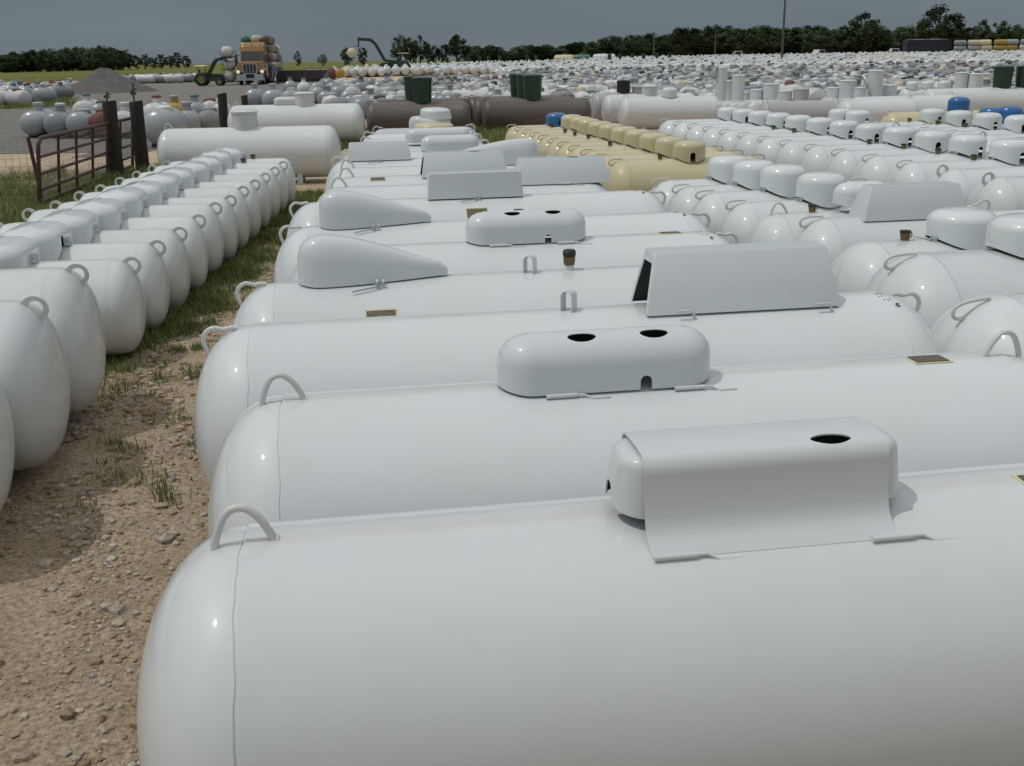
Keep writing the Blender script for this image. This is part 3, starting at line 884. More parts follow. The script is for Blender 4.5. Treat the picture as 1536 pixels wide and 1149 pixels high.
t = domed('white tank with a narrow rounded cover half hidden by the box cover', G1, place_left(1122, 320, .87, .76, .72), WHITE, DOMEW, .76, 2.34, .87, AX, 0, .45, .26, 'arch', 2, (4, 28), dome=False)
t.put('cover', capsule_mesh(.38, DOMEW, .5, False), px=1290, dz=.06); t.put('filler_valve', valve2_mesh(), px=1218, y=0)
for i, (xl, ys, dpx, w) in enumerate(((1080, 303, 1231, 'nearest'), (1035, 288, 1174, 'second'), (1000, 279, 1131, 'third'), (970, 270, 1092, 'farthest'))):
    t = domed('white tank under one of four white domes before the tan row, %s dome' % w, G1, place_left(xl, ys, .85, .76, .72), WHITE, DOMEW, .76, 2.34, .85, AX, 0, .45, .27, 'loop', 2, dome=False, valve=i == 3)
    cv = t.put('dome', dome_mesh(.38, .47, .255, DOMEW, False, 2), px=dpx, dz=.01); l_ = link('latch', latch_mesh('clip'), cv, (-.235, -.06, .0), (0, 0, R_(-90)))
# tan row
GT = 'tan tanks with tan domes'
for i in range(10):
    p = colpt(13.97 + .81 * i, 3.58 - .016 * i) + AXV * .10
    domed('tan tank with a tan dome, %s from the near end of the tan row' % ORD[i] if i else 'nearest tan tank, its dome with a black arched opening', GT, p, TAN, TAN, seed=[0, 2, 3, 1, 2, 0, 3, 1, 2, 0][i] if i else 0, dx=.02 if i < 8 else .06, rz=AX + random.uniform(-.02, .02))
p = colpt(13.97 + .81 * 10, 3.4) + AXV * .10
domed('tan tank with a small bright blue dome at the far end of the tan row', GT, p, TAN, BLUE, seed=2, dx=-.06)
# second row right
G2 = 'white tanks with white domes in the second row right'
for i in range(14):
    p = colpt(10.14 + .86 * i, 6.62 - .01 * i) + AXV * .10
    domed('white tank with white dome, %s of the long domed row right of the tan tanks' % ORD[i], G2, p, WHITE, DOMEW, L=2.9, zt=.93, dx=.05, dd=.46, dh=.235, lug='ring' if i in (0, 1) else 'loop', seed=[0, 0, 1, 0, 0, 3, 2, 2, 1, 1, 2, 2, 2, 2][i], rz=AX + random.uniform(-.012, .012), valve=True)
G3 = 'white tanks with white domes in the third row right'
for i in range(11):
    p = colpt(12.0 + .86 * i, 9.95 - .02 * i) + AXV * .10
    if i > 8: p = at((1288, 1262)[i - 9], (184, 181)[i - 9], .93) - AXV * .48
    domed('white tank with white dome, %s of the right-edge row behind the long domed row' % ORD[i], G3, p, WHITE, DOMEW, L=2.7 if i < 9 else 1.5, zt=.93, dx=-.02, dd=.46, dh=.235, lug='ring' if i % 3 == 1 else 'loop', seed=[0, 1, 0, 3, 0, 0, 0, 0, 1, 1, 2][i])
# tan tanks with blue domes
GB = 'tan tanks with blue domes at the right'
for i, (xl, ys, w, ds) in enumerate(((1385, 186, 'nearer, with two blue domes', (1492, 1512)), (1328, 168, 'farther, with one blue dome', (1437,)))):
    t = domed('tan tank at the right, the %s' % w, GB, place_left(xl, ys, .93, .76), TAN, BLUE, L=3.1, zt=.93, dome=False, seed=1, rz=AX - .03)
    for k, d in enumerate(ds): t.put('dome', dome_mesh(.38, .46, .30, BLUE, False, 2), px=d, y=.0 if k == len(ds) - 1 else .12, dz=.0)

# ================================================================== bigger tanks behind
def riser(t, px, r, h, mat, lidm=None, flare=0., name='riser', z0=-.04, straps=False):
    def mk():
        mb = MB().mat(mat); mb.lathe([(z0, r * (1 - flare)), (h * .9, r), (h, r)], 28, 'Z')
        mb.mat(lidm or mat).lathe([(h - .02, r + .012), (h + .012, r + .014), (h + .045, r * .8), (h + .055, 0)], 28, 'Z')
        return mb.mesh(name, 40)
    o = t.put(name, cached(('riser', r, h, mat.name, lidm and lidm.name, flare), mk), px=px)
    if straps:
        for sg in (-1, 1):
            P = [(sg * (r - .01), -.1, h - .03), (sg * (r + .06), -.1, h - .14), (sg * (r + .11), -.1, h - .36), (sg * (r + .16), -.12, .14)]
            mb = MB().mat(BLACK)
            for (a, b_) in zip(P, P[1:]):
                mb.add([(a[0], a[1] - .04, a[2]), (a[0], a[1] + .04, a[2]), (b_[0], b_[1] + .04, b_[2]), (b_[0], b_[1] - .04, b_[2]), (a[0] + sg * .012, a[1] - .04, a[2]), (a[0] + sg * .012, a[1] + .04, a[2]), (b_[0] + sg * .012, b_[1] + .04, b_[2]), (b_[0] + sg * .012, b_[1] - .04, b_[2])],
                       [(0, 1, 2, 3), (7, 6, 5, 4), (0, 4, 5, 1), (2, 6, 7, 3), (1, 5, 6, 2), (3, 7, 4, 0)])
            link('strap', mb.mesh('strap', 0), o)
    return o
GBG = 'large white tanks standing behind the left row'
t = Tank('large white tank behind the end of the left row, round drum cover on top', 'propane tank', GBG, place_left(234, 193, 1.05, .96), R_(5), 0.96, 3.4, 1.05, WHITE, lugs='arch', lug_t=(4, 4), segs=80)
riser(t, 368, .235, .27, COVERW, z0=-.06, name='drum_cover')
t = Tank('large white tank farther back with a double drum cover, left of the brown tanks', 'propane tank', GBG, place_left(340, 158, 1.15, .98), R_(3), .98, 3.55, 1.15, WHITE, lugs='arch', lug_t=(4, None), segs=80)
riser(t, 457, .26, .26, COVERW, z0=-.06, name='drum_cover')
t.put('cover', capsule_mesh(.47, COVERW, .72, False), px=432)
GBR = 'brown tanks with tall dark green risers'
def brown(label, xl, ys, rs, L=3.1, zt=1.02, rz=R_(2), lm=BLACK):
    t = Tank(label, 'underground tank', GBR, place_left(xl, ys, zt, .94), rz, .94, L, zt, BROWN, lugs='loop', lug_t=(20, 20), segs=56, lugmat=lm)
    for k, (px, y) in enumerate(rs):
        o = riser(t, px, .29, .66, GREENP, GREENP, .12, straps=(k == 0 and y)); 
    return t
t = brown('brown tank with a dark green riser and hanging black straps, front of the left pair', 548, 154, ((634, True),))
t = brown('brown tank whose dark green riser shows just left behind the strapped one', 556, 150, ((616, False),)); t.o.location += Vector((.05, .5, 0))
t = brown('nearest of the brown tanks in the middle behind the tan row', 722, 149, ((799, False),), 3.35)
t = brown('second brown tank in the middle, riser just left of the front riser', 708, 147, ((789, False),), 3.3)
t = brown('third brown tank in the middle, riser leftmost of the three', 700, 145, ((778, False),), 3.3)
t = brown('brown tank at the right edge with two dark green risers', 1478, 134, ((1502, False), (1536, False)), 3.6)

GW = 'white tanks standing in the far group behind the domed rows'
def wtank(label, xl, ys, zt, L, mat=WHITE, rz=R_(5), D=.94, rs=(), dms=(), lt=(8, 8), lug='arch'):
    t = Tank(label, 'propane tank', GW, place_left(xl, ys, zt, D), rz, D, L, zt, mat, lugs=lug, lug_t=lt, segs=56)
    for px, w_, h, m_ in rs: riser(t, px, w_, h, m_, z0=-.05)
    for px in dms: t.put('dome', dome_mesh(D / 2, .46, .27, DOMEW, False, 2), px=px)
    return t
wtank('white tank with a black drum on top, behind the white pair beside the brown tanks', 886, 139, 1.06, 3.1, GREYL, rs=((935, .22, .34, BLACK), (962, .3, .16, GREYL)))
wtank('white tank behind the front one of the pair beside the brown tanks', 903, 142, 1.05, 3.05, rs=((974, .24, .22, COVERW),))
wtank('front white tank of the pair beside the brown tanks, one small dome on top', 928, 146, 1.05, 3.05, dms=(1004,))
wtank('scuffed lilac grey tank with a dark seam behind the domed row', 1138, 152, .95, 2.35, GREYL, D=.80)
wtank('white tank just left behind the scuffed lilac grey tank', 1110, 150, .92, 1.9, D=.76)
wtank('small white tank between the white pair and the lilac grey tank', 1086, 150, .90, 1.6, D=.70)
wtank('long white tank right of the lilac grey tank, behind the tan tank', 1275, 145, 1.05, 3.1, rz=R_(8))
wtank('white tank partly hidden left of the long white tank at the right', 1258, 150, .98, 2.2, D=.80, rz=R_(8))
wtank('longest white tank at the right, two small dark fittings on its side', 1384, 133, 1.08, 3.4, rz=R_(4))
wtank('white tank with four white domes behind the longest white tank at the right', 1350, 133, .9, 5.2, D=.76, dms=(1368, 1391, 1416, 1452), rz=R_(2))
# white risers, each on its own buried-type tank
GR = 'white tanks with tall white risers'
for px, yt, yb, wd, mat in ((1081, 101, 150, 17, COVERW), (1093, 121, 150, 13, COVERW), (1106, 113, 150, 19, COVERW), (1118, 139, 150, 10, COVERW), (1134, 135, 150, 20, COVERW), (1156, 126, 150, 24, COVERW),
                            (1175, 137, 150, 24, DIRTYW), (1201, 134, 150, 23, GREYL), (1249, 132, 146, 19, DOMEW), (1270, 121, 146, 25, COVERW), (1288, 132, 146, 21, COVERW), (1311, 106, 145, 22, COVERW), (1333, 128, 144, 22, COVERW), (1441, 109, 134, 19, COVERW), (1462, 111, 134, 20, COVERW)):
    z = .90
    p = at(px, yb, z); dep = proj(p)[2]
    t = Tank('white tank under a %s riser, %s' % ('tall' if yb - yt > 30 else 'short', {1081: 'leftmost tall one, its lid hinged open', 1093: 'in the gap between two tall ones', 1106: 'second tall one from the left', 1118: 'smallest beside the tall ones', 1134: 'low wide one left of the broad one', 1156: 'broad one behind the lilac grey tank', 1175: 'weathered one behind the lilac grey tank', 1201: 'lilac grey one above the lilac grey tank',
             1249: 'slim one left of the broad right pair', 1270: 'broad one right of the lilac grey tank', 1288: 'low one beside a leaning lid', 1311: 'lone tall one in the right half', 1333: 'low one right of the lone tall one', 1441: 'left of the two by the green risers', 1462: 'right of the two by the green risers'}[px]), 'underground tank', GR, Vector((p.x - .6, p.y, 0)), R_(80), .7, 1.9, z, DIRTYW, lug_t=(None, None), segs=32)
    t.o.location = Vector((p.x, p.y, 0))
    o = link('riser', cached(('wr', wd, yt, yb, mat.name), lambda: MB().mat(mat).lathe([(-.06, wd / 2 * dep / F), ((yb - yt) * dep / F / 1.07, wd / 2 * dep / F), ((yb - yt) * dep / F / 1.07 + .01, wd / 2 * dep / F * 1.06), ((yb - yt) * dep / F / 1.07 + .04, wd / 2 * dep / F * .9), ((yb - yt) * dep / F / 1.07 + .05, 0)], 28, 'Z').mesh('riser', 40)), t.o, (0, 0, z))
    if px == 1081:
        link('lid', MB().mat(DIRTYW).lathe([(0, .2), (.03, .2), (.05, .16), (.055, 0)], 24, 'Z').mesh('lid', 40), o, (0, .2, (yb - yt) * dep / F / 1.07 - .05), (R_(-62), 0, 0))
    if px == 1288:
        link('lid', MB().mat(COVERW).lathe([(0, .24), (.04, .24), (.06, .2), (.065, 0)], 24, 'Z').mesh('lid', 40), o, (0, -.16, .42), (R_(62), 0, 0))

# ================================================================== small tanks at the left and the crowded yard
BLUED = paint('faded_blue_paint', (.055, .12, .21), .45, .5, (.2, .2, .2), var=.2); TEALD = paint('faded_green_paint', (.07, .14, .11), .45, .5, (.15, .15, .13), var=.2); RUSTD = paint('faded_rust_paint', (.19, .10, .075), .6, .5, (.2, .17, .15), var=.2)
def small_mesh(D, L, body, cap, kind, seg=22, hr=6):
    """a small tank seen far away: body, neck or dome, feet, in one mesh; lies along Y"""
    def mk():
        T = Matrix.Rotation(R_(90), 4, 'Z'); r = D / 2; zc = r + .07; a = r * .62; xs = L / 2 - a
        TT = Matrix.Translation((0, 0, zc)) @ T
        pr = [(-xs - a * math.cos(R_(90 * i / hr)), r * math.sin(R_(90 * i / hr))) for i in range(hr + 1)]
        mb = MB().mat(body); mb.lathe(pr + [(-x, q) for x, q in pr[::-1]], seg, 'X', TT)
        zt = zc + r
        if kind == 'dome':
            mb.mat(cap).lathe([(zt - .06, .2), (zt + .1, .2), (zt + .16, .16), (zt + .19, .08), (zt + .195, 0)], max(seg - 4, 8), 'Z')
        elif kind == 'neck':
            mb.mat(body).lathe([(zt - .06, .14), (zt + .18, .14)], max(seg - 4, 8), 'Z', cap=False)
            mb.mat(cap).lathe([(zt + .17, .165), (zt + .23, .165), (zt + .26, .12), (zt + .262, 0)], max(seg - 4, 8), 'Z')
        elif kind == 'low':
            mb.mat(cap).lathe([(zt - .05, .24), (zt + .04, .23), (zt + .09, .12), (zt + .1, 0)], max(seg - 4, 8), 'Z')
        elif kind == 'tall':
            mb.mat(cap).lathe([(zt - .06, .27), (zt + .8, .30), (zt + .83, .3), (zt + .86, 0)], max(seg - 4, 8), 'Z')
        if seg > 14:
            for sy in (-1, 1): mb.mat(DARKST).box((-r * .6, sy * L * .28 - .03, 0), (r * .6, sy * L * .28 + .03, .12))
        return mb.mesh('small_tank', 45)
    return cached(('sm', D, L, body.name, cap.name, kind, seg, hr), mk)

def small(label, cat, group, p, rz, D, L, body, cap, kind, name='small_tank'):
    o = link(name, small_mesh(D, L, body, cap, kind), None, (p.x, p.y, H(p.x, p.y)), (0, 0, rz))
    return tag(o, label, cat, group)

GS = 'small tanks standing behind the gate'
for px, yb, w_, body, cap, kind, lab in (
    (64, 205, 35, SILVER, SILVER, 'neck', 'silver tank with a flat-topped neck, leftmost behind the gate'),
    (97, 206, 35, SILVER, DIRTYW, 'neck', 'silver tank with a white-capped neck, second from the left behind the gate'),
    (130, 206, 35, SILVER, SILVER, 'low', 'silver tank third from the left behind the gate'),
    (160, 205, 34, RUST, RUST, 'low', 'rust red tank behind the first dark gate post'),
    (193, 206, 36, DIRTYW, DIRTYW, 'neck', 'pale tank seen between the two dark gate posts'),
    (252, 219, 52, SILVER, DIRTYW, 'low', 'large pale silver tank just right of the second gate post'),
    (285, 208, 38, GREY, GREY, 'neck', 'dull grey tank right of the large pale silver one'),
    (318, 205, 36, GREY, SILVER, 'low', 'dull grey tank before the third dark post'),
    (135, 184, 30, DIRTYW, TEAL, 'neck', 'pale tank with a greenish lid behind the front silver row'),
    (158, 188, 30, SILVER, DARKST, 'low', 'silver tank behind the rust red one'),
    (240, 192, 34, DIRTYW, RUST, 'neck', 'pale tank with a rusty lid on its neck'),
    (266, 192, 34, YELLOW, SILVER, 'neck', 'mustard tank with a grey lid'),
    (296, 186, 30, SILVER, TEAL, 'neck', 'silver tank with a blue green lid behind the dull grey ones'),
    (318, 182, 28, DIRTYW, RUST, 'low', 'pale tank with a rust brown cap behind the dull grey ones'),
    (335, 186, 28, DIRTYW, DIRTYW, 'dome', 'pale domed tank beside the third dark post'),
    (385, 166, 30, SILVER, SILVER, 'neck', 'silver tank right of the fourth dark post'),
    (412, 168, 34, SILVER, SILVER, 'neck', 'silver tank in front of the truck, second right of the posts'),
    (440, 169, 36, GREY, SILVER, 'low', 'dull grey tank in front of the flatbed trailer'),
    (437, 146, 21, SILVER, DARKST, 'neck', 'silver tank below the rear of the flatbed trailer'),
    (457, 147, 20, DIRTYW, RUST, 'neck', 'pale tank with a rusty cap below the dark skip')):
    p = at(px, yb, 0); dep = proj(p)[2]; D = max(.5, min(.95, w_ * dep / F))
    small(lab, 'tank', GS, p, R_(8 + random.uniform(-6, 6)), round(D, 2), 1.9, body, cap, kind)

GF = 'small tanks at the far left by the gravel heap'
rd = random.Random(4)
for k, (px, d, body, cap, lab) in enumerate(((9, 62, DIRTYW, DIRTYW, 'pale tank farthest left in the front of the far left cluster'), (29, 61, DIRTYW, RUST, 'pale wide tank with a brown cap in the front of the far left cluster'), (46, 68, SILVER, SILVER, 'silver tank in the middle of the far left cluster'), (68, 66, SILVER, DIRTYW, 'silver tank with a pale cap, frontmost right in the far left cluster'),
        (82, 80, GREY, RUST, 'dull grey tank with a red cap behind the far left cluster'), (104, 84, SILVER, SILVER, 'silver tank at the left foot of the gravel heap'))):
    p = on(px, d); small(lab, 'tank', GF, p, R_(8 + rd.uniform(-20, 20) + (60 if k in (1, 4) else 0)), .85, 1.9, body, cap, 'low' if k != 3 else 'neck')
for k in range(26):
    px = rd.uniform(-10, 118); d = rd.uniform(72, 96)
    small('small pale or grey tank in the crowded back of the far left cluster', 'tank', 'crowded tanks at the back of the far left cluster', on(px, d), R_(rd.uniform(-30, 90)), .76, 1.9, rd.choice((SILVER, DIRTYW, GREY)), rd.choice((SILVER, DARKST, RUST, TEAL, DIRTYW)), rd.choice(('low', 'dome', 'neck')))
for k, px in enumerate((193, 203, 214, 222, 233, 243, 253, 262, 270, 279, 288, 247)):
    small('small pale tank lying in the line between the gravel heap and the tractor', 'tank', 'tanks in a line between heap and tractor', on(px, 118 + rd.uniform(-2, 4)), R_(80 + rd.uniform(-25, 20)), .9, 2.0, rd.choice((DIRTYW, SILVER, DIRTYW)), rd.choice((DARKST, SILVER)), 'low')

# ---- the crowded yard: individuals in front, one mass behind
rd = random.Random(11)
def left_edge(d):
    px = 470 if d < 55 else (455 if d < 75 else (468 if d < 100 else (490 if d < 140 else 540)))
    return far(px, d).x
BODY_MID = (SILVER, SILVER, DIRTYW, GREY, DIRTYW, SILVER, WHITE, GREY); CAPS = (SILVER, DIRTYW, DIRTYW, GREY, DARKST, RUSTD, BLUED, TEALD, GREENP, CREAM, GREY, DIRTYW, SILVER, GREY, DIRTYW)
BODY_FAR = (WHITE, WHITE, DIRTYW, WHITE, DIRTYW, WHITE2)
spots = []
d = 40.
while d < 225:
    farzone = d > 104
    D = .76 if d < 75 else (.84 if d < 104 else 1.0)
    gap = (2.7 if d < 75 else 3.1) if not farzone else 4.1 + (d - 104) * .012
    x = left_edge(d); x1 = far(1620, d).x
    skip_to = 0
    sparse = rd.random() < .12 and 60 < d < 104
    while x < x1:
        x += (D + .06) * rd.uniform(.99, 1.18 if not farzone else 1.06)
        px = proj((x, d, .5))[0]
        leftz = False; Dq = D * rd.choice((.82, .9, 1, 1, 1.06))
        if px < 640 + rd.uniform(-15, 25) and d < 86: continue
        if rd.random() < (.12 if not sparse else .5): continue
        if px < 760 - (d - 86) * .6 and 84 < d < 127: continue
        if px < 480 and d > 72: continue
        if farzone and d > 165 + 65 * sstep(790, 1010, px): continue
        if d < 44 and 690 < px < 1080: continue
        if farzone: body, cap, kind = rd.choice(BODY_FAR), None, 'dome'
        elif leftz: body, cap, kind = rd.choice((SILVER, SILVER, SILVER, DIRTYW, GREY)), rd.choice((SILVER, SILVER, DIRTYW, SILVER, GREY, BLUED)), rd.choice(('neck', 'low', 'none', 'none'))
        else: body = rd.choice(BODY_MID); cap, kind = (body if rd.random() < .5 else rd.choice(CAPS)), rd.choice(('dome', 'low', 'neck', 'low', 'dome'))
        if cap is None: cap = body if rd.random() < .80 else rd.choice(CAPS)
        spots.append((d + rd.uniform(-.3, .3), x, Dq, body, cap, kind, rd.uniform(-7, 7) + 8 if (farzone or rd.random() < .9) else rd.uniform(20, 150)))
    d += gap
for d, D in ((42.5, .74), (47, .74), (52.5, .76), (59, .80), (67, .84), (76, .9)):
    x = left_edge(d); x1 = far(655, d).x
    while x < x1:
        x += D * rd.uniform(1.06, 1.28)
        spots.append((d + rd.uniform(-.8, .8), x, D, rd.choice((SILVER, SILVER, SILVER, SILVER, DIRTYW, GREY)), rd.choice((SILVER, SILVER, SILVER, DIRTYW, BLUED, DARKST)), rd.choice(('neck', 'low', 'none', 'low')), rd.uniform(-14, 14) + 8))
spots = [(d, x, round(D, 2), b_, c_, k_, r_) for d, x, D, b_, c_, k_, r_ in spots]
KN = {'silver_grey_paint': 'silver grey', 'dull_grey_paint': 'dull grey', 'weathered_white_paint': 'weathered white', 'white_gloss_paint': 'clean white', 'aged_white_paint': 'aged white'}
CN = {'silver_grey_paint': 'silver grey', 'dull_grey_paint': 'dull grey', 'weathered_white_paint': 'weathered white', 'white_gloss_paint': 'clean white', 'aged_white_paint': 'aged white', 'dark_steel': 'black', 'faded_rust_paint': 'rust red', 'faded_blue_paint': 'blue', 'faded_green_paint': 'green', 'dark_green_plastic': 'dark green', 'cream_paint': 'cream'}
KW = {'none': 'bare top', 'dome': 'domed cap', 'neck': 'raised neck lid', 'low': 'flat cap'}
spots.sort(key=lambda s_: s_[0] - (6 if proj((s_[1], s_[0], .5))[0] < 660 else 0))
NIND = 280
for (d, x, D, body, cap, kind, rz) in spots[:NIND]:
    lab = 'small %s tank with %s %s in the crowded yard behind' % (KN[body.name], CN[cap.name], KW[kind])
    o = link('small_tank', small_mesh(D, 1.7 if D < .7 else 2.0, body, cap, kind), None, (x, d, H(x, d)), (0, 0, R_(rz)))
    tag(o, lab, 'tank', 'small tanks in the crowded yard: %s with %s %s' % (KN[body.name], CN[cap.name], KW[kind]))
def mass(name, items, label, cat):
    V = []; FV = []; LOOP = []; MI = []; mats = []; off = 0; nl = 0
    LT = []
    for (d, x, D, body, cap, kind, rz) in items:
        seg, hr = (12, 4) if d < 110 else (10, 3)
        me = small_mesh(D, 1.7 if D < .7 else 2.0, body, cap, kind, seg, hr)
        k = ('np', me.name)
        if k not in _cache:
            co = np.empty(len(me.vertices) * 3, np.float32); me.vertices.foreach_get('co', co)
            lv = np.empty(len(me.loops), np.int32); me.loops.foreach_get('vertex_index', lv)
            lt = np.empty(len(me.polygons), np.int32); me.polygons.foreach_get('loop_total', lt)
            mi = np.empty(len(me.polygons), np.int32); me.polygons.foreach_get('material_index', mi)
            _cache[k] = (co.reshape(-1, 3), lv, lt, mi, list(me.materials))
        co, lv, lt, mi, mm = _cache[k]
        c, s_ = math.cos(R_(rz)), math.sin(R_(rz))
        q = np.empty_like(co); q[:, 0] = co[:, 0] * c - co[:, 1] * s_ + x; q[:, 1] = co[:, 0] * s_ + co[:, 1] * c + d; q[:, 2] = co[:, 2] + H(x, d)
        V.append(q); LOOP.append(lv + off); off += len(co); LT.append(lt)
        idx = []
        for a in mm:
            if a not in mats: mats.append(a)
            idx.append(mats.index(a))
        MI.append(np.array(idx, np.int32)[mi])
    V = np.concatenate(V); LOOP = np.concatenate(LOOP); LT = np.concatenate(LT); MI = np.concatenate(MI)
    me = bpy.data.meshes.new(name)
    me.vertices.add(len(V)); me.vertices.foreach_set('co', V.ravel())
    me.loops.add(len(LOOP)); me.loops.foreach_set('vertex_index', LOOP)
    me.polygons.add(len(LT)); st = np.concatenate(([0], np.cumsum(LT)[:-1])).astype(np.int32)
    me.polygons.foreach_set('loop_start', st); me.polygons.foreach_set('loop_total', LT)
    for a in mats: me.materials.append(a)
    me.polygons.foreach_set('material_index', MI); me.update(calc_edges=True); me.shade_smooth(); me.set_sharp_from_angle(angle=R_(45))
    o = link(name, me); tag(o, label, cat, kind='stuff'); return o
mass('crowded_tanks', spots[NIND:], 'mass of white and grey tanks crowding the yard back to the tree line', 'tanks')

# row of big white tanks seen end-on, dark risers farther back, cream row at the right
for k in range(16):
    px = 523 + k * 14.2; p = on(px, 128 + k * .3)
    body = (CREAM, WHITE, CREAM, WHITE2)[k] if k < 4 else WHITE2
    o = link('large_tank', small_mesh(1.12, 3.2, body, body, 'dome'), None, (p.x, p.y, H(p.x, p.y)), (0, 0, R_(6)))
    tag(o, 'large %s tank seen end-on in the line of round ends beneath the far loader' % ('cream' if k in (0, 2) else 'white'), 'tank', 'large %s tanks seen end-on in one line' % ('cream' if k in (0, 2) else 'white'))
for k, px in enumerate((466, 477, 488, 499, 510)):
    p = on(px, 118); o = link('large_tank', small_mesh(1.1, 2.6, (GREY, SILVER, SILVER, RUST, YELLOW)[k], DARKST, 'low'), None, (p.x, p.y, H(p.x, p.y)), (0, 0, R_(10)))
    tag(o, ('dark grey tank right of the dark skip', 'first silver tank right of the dark skip', 'second silver tank right of the dark skip', 'rust red tank left of the mustard one', 'mustard tank at the left end of the line of round white ends')[k], 'tank', 'mixed tanks right of the dark skip')
for k, px in enumerate((520, 598, 622, 644, 671, 689, 703, 720, 733, 750, 791, 804, 914, 929, 948, 965, 985, 1004)):
    p = on(px, 168 + (k % 3) * 3); o = link('riser_tank', small_mesh(.95, 2.2, DIRTYW, GREENP, 'tall'), None, (p.x, p.y, H(p.x, p.y)), (0, 0, R_(8)))
    tag(o, 'far tank with a tall dark green riser standing above the white rows', 'tank', 'far tanks with tall dark green risers')
for k in range(11):
    px = 1292 + k * 17 + (k % 2) * 3; p = on(px, 138); body = (CREAM, CREAM, CREAM, CREAM, DIRTYW, DIRTYW, GREY, GREY, DIRTYW, DIRTYW, GREY)[k]
    o = link('small_tank', small_mesh(1.0, 1.9, body, body, 'low'), None, (p.x, p.y, H(p.x, p.y) + .25), (0, 0, R_(86)))
    tag(o, '%s tank lying broadside in the line below the navy container' % {'cream_paint': 'cream', 'weathered_white_paint': 'weathered white', 'dull_grey_paint': 'dull grey'}[body.name], 'tank', '%s tanks lying broadside below the navy container' % {'cream_paint': 'cream', 'weathered_white_paint': 'weathered white', 'dull_grey_paint': 'dull grey'}[body.name])
for px, d_, body, lab, L_ in ((846, 196, CREAM, 'cream long tank lying in the heap at the back of the yard', 3.6), (872, 196, TEAL, 'blue green long tank lying beside the cream one at the back of the yard', 3.4), (906, 199, WHITE, 'white long tank lying highest at the back of the yard before the trees', 4.2)):
    p = on(px, d_); o = link('large_tank', small_mesh(1.25, L_, body, body, 'low'), None, (p.x, p.y, H(p.x, p.y) + .45), (0, 0, R_(84))); tag(o, lab, 'tank', 'long tanks lying at the back of the yard')
# stacks of long tanks beside the container
rd = random.Random(5)
for c_ in range(6):
    for l_ in range(3):
        px = 1437 + c_ * 20 + rd.uniform(-2, 2); p = on(px, 205)
        body = ((GREY, SILVER, GREY), (SILVER, GREY, CREAM), (CREAM, CREAM, CREAM), (YELLOW, YELLOW, YELLOW), (DIRTYW, YELLOW, SILVER), (GREY, DIRTYW, SILVER))[c_][l_]
        o = link('stacked_tank', small_mesh(.98, 2.35, body, body, 'none'), None, (p.x, p.y, H(p.x, p.y) + .15 + l_ * .97), (0, 0, R_(90 + rd.uniform(-2, 2))))
        tag(o, '%s tank, %s layer of the %s stack right of the navy container' % ({'dull_grey_paint': 'dull grey', 'silver_grey_paint': 'silver', 'cream_paint': 'cream', 'mustard_paint': 'mustard', 'weathered_white_paint': 'pale'}[body.name], ('bottom', 'middle', 'top')[l_], ORD[c_]), 'tank', 'tanks stacked three high beside the container')
p = on(1392, 206)
t = thing('shipping_container', 'navy blue shipping container before the trees at the right', 'container', p, 0); t.scale = (1, 1, 1.18)
mb = MB().mat(NAVY); w_ = 8.4; zz = []
for k in range(34):
    x0 = -w_ / 2 + k * w_ / 34; q = w_ / 34
    zz += [(x0, 0), (x0 + q * .25, .05), (x0 + q * .5, .05), (x0 + q * .75, 0)]
mb.prism(zz + [(w_ / 2, 0), (w_ / 2, 2.4), (-w_ / 2, 2.4)], .12, 2.7, 'Z')
link('body', mb.mesh('body', 30), t)
mb = MB().mat(NAVY)
for x in (-w_ / 2, w_ / 2): mb.box((x - .08, -.06, 0), (x + .08, .06, 2.85))
mb.box((-w_ / 2, -.07, 2.7), (w_ / 2, 2.42, 2.83)).box((-w_ / 2, -.07, 0), (w_ / 2, .05, .16))
link('frame', mb.mesh('frame', 0), t)
mb = MB().mat(DIRTYW)
for k in range(5): mb.box((-w_ / 2 + .3 + k * 1.55, .3, 2.835), (-w_ / 2 + 1.5 + k * 1.55, 1.8, 2.9 + .05 * (k % 2)))
tag(link('roof_load', mb.mesh('roof_load', 0), t), None, None)

# ================================================================== trees
def leaf_mat(name, c0, c1):
    m, n, L, b, noise, ramp, mix, bump = mat_nodes(name)
    b.inputs['Roughness'].default_value = .7
    oi = n.new('ShaderNodeObjectInfo')
    c = ramp(noise(.55, 4), [(.35, c0), (.65, c1)])
    mr = n.new('ShaderNodeMapRange'); mr.inputs['To Min'].default_value = .75; mr.inputs['To Max'].default_value = 1.25; L.new(oi.outputs['Random'], mr.inputs['Value'])
    hs = n.new('ShaderNodeHueSaturation'); L.new(c, hs.inputs['Color']); L.new(mr.outputs[0], hs.inputs['Value'])
    L.new(hs.outputs[0], b.inputs['Base Color']); return m
LEAF = leaf_mat('dark_leaves', (.022, .038, .015), (.066, .095, .034))
BARK = paint('bark', (.045, .036, .028), .9, .4, (.1, .09, .07), .3)

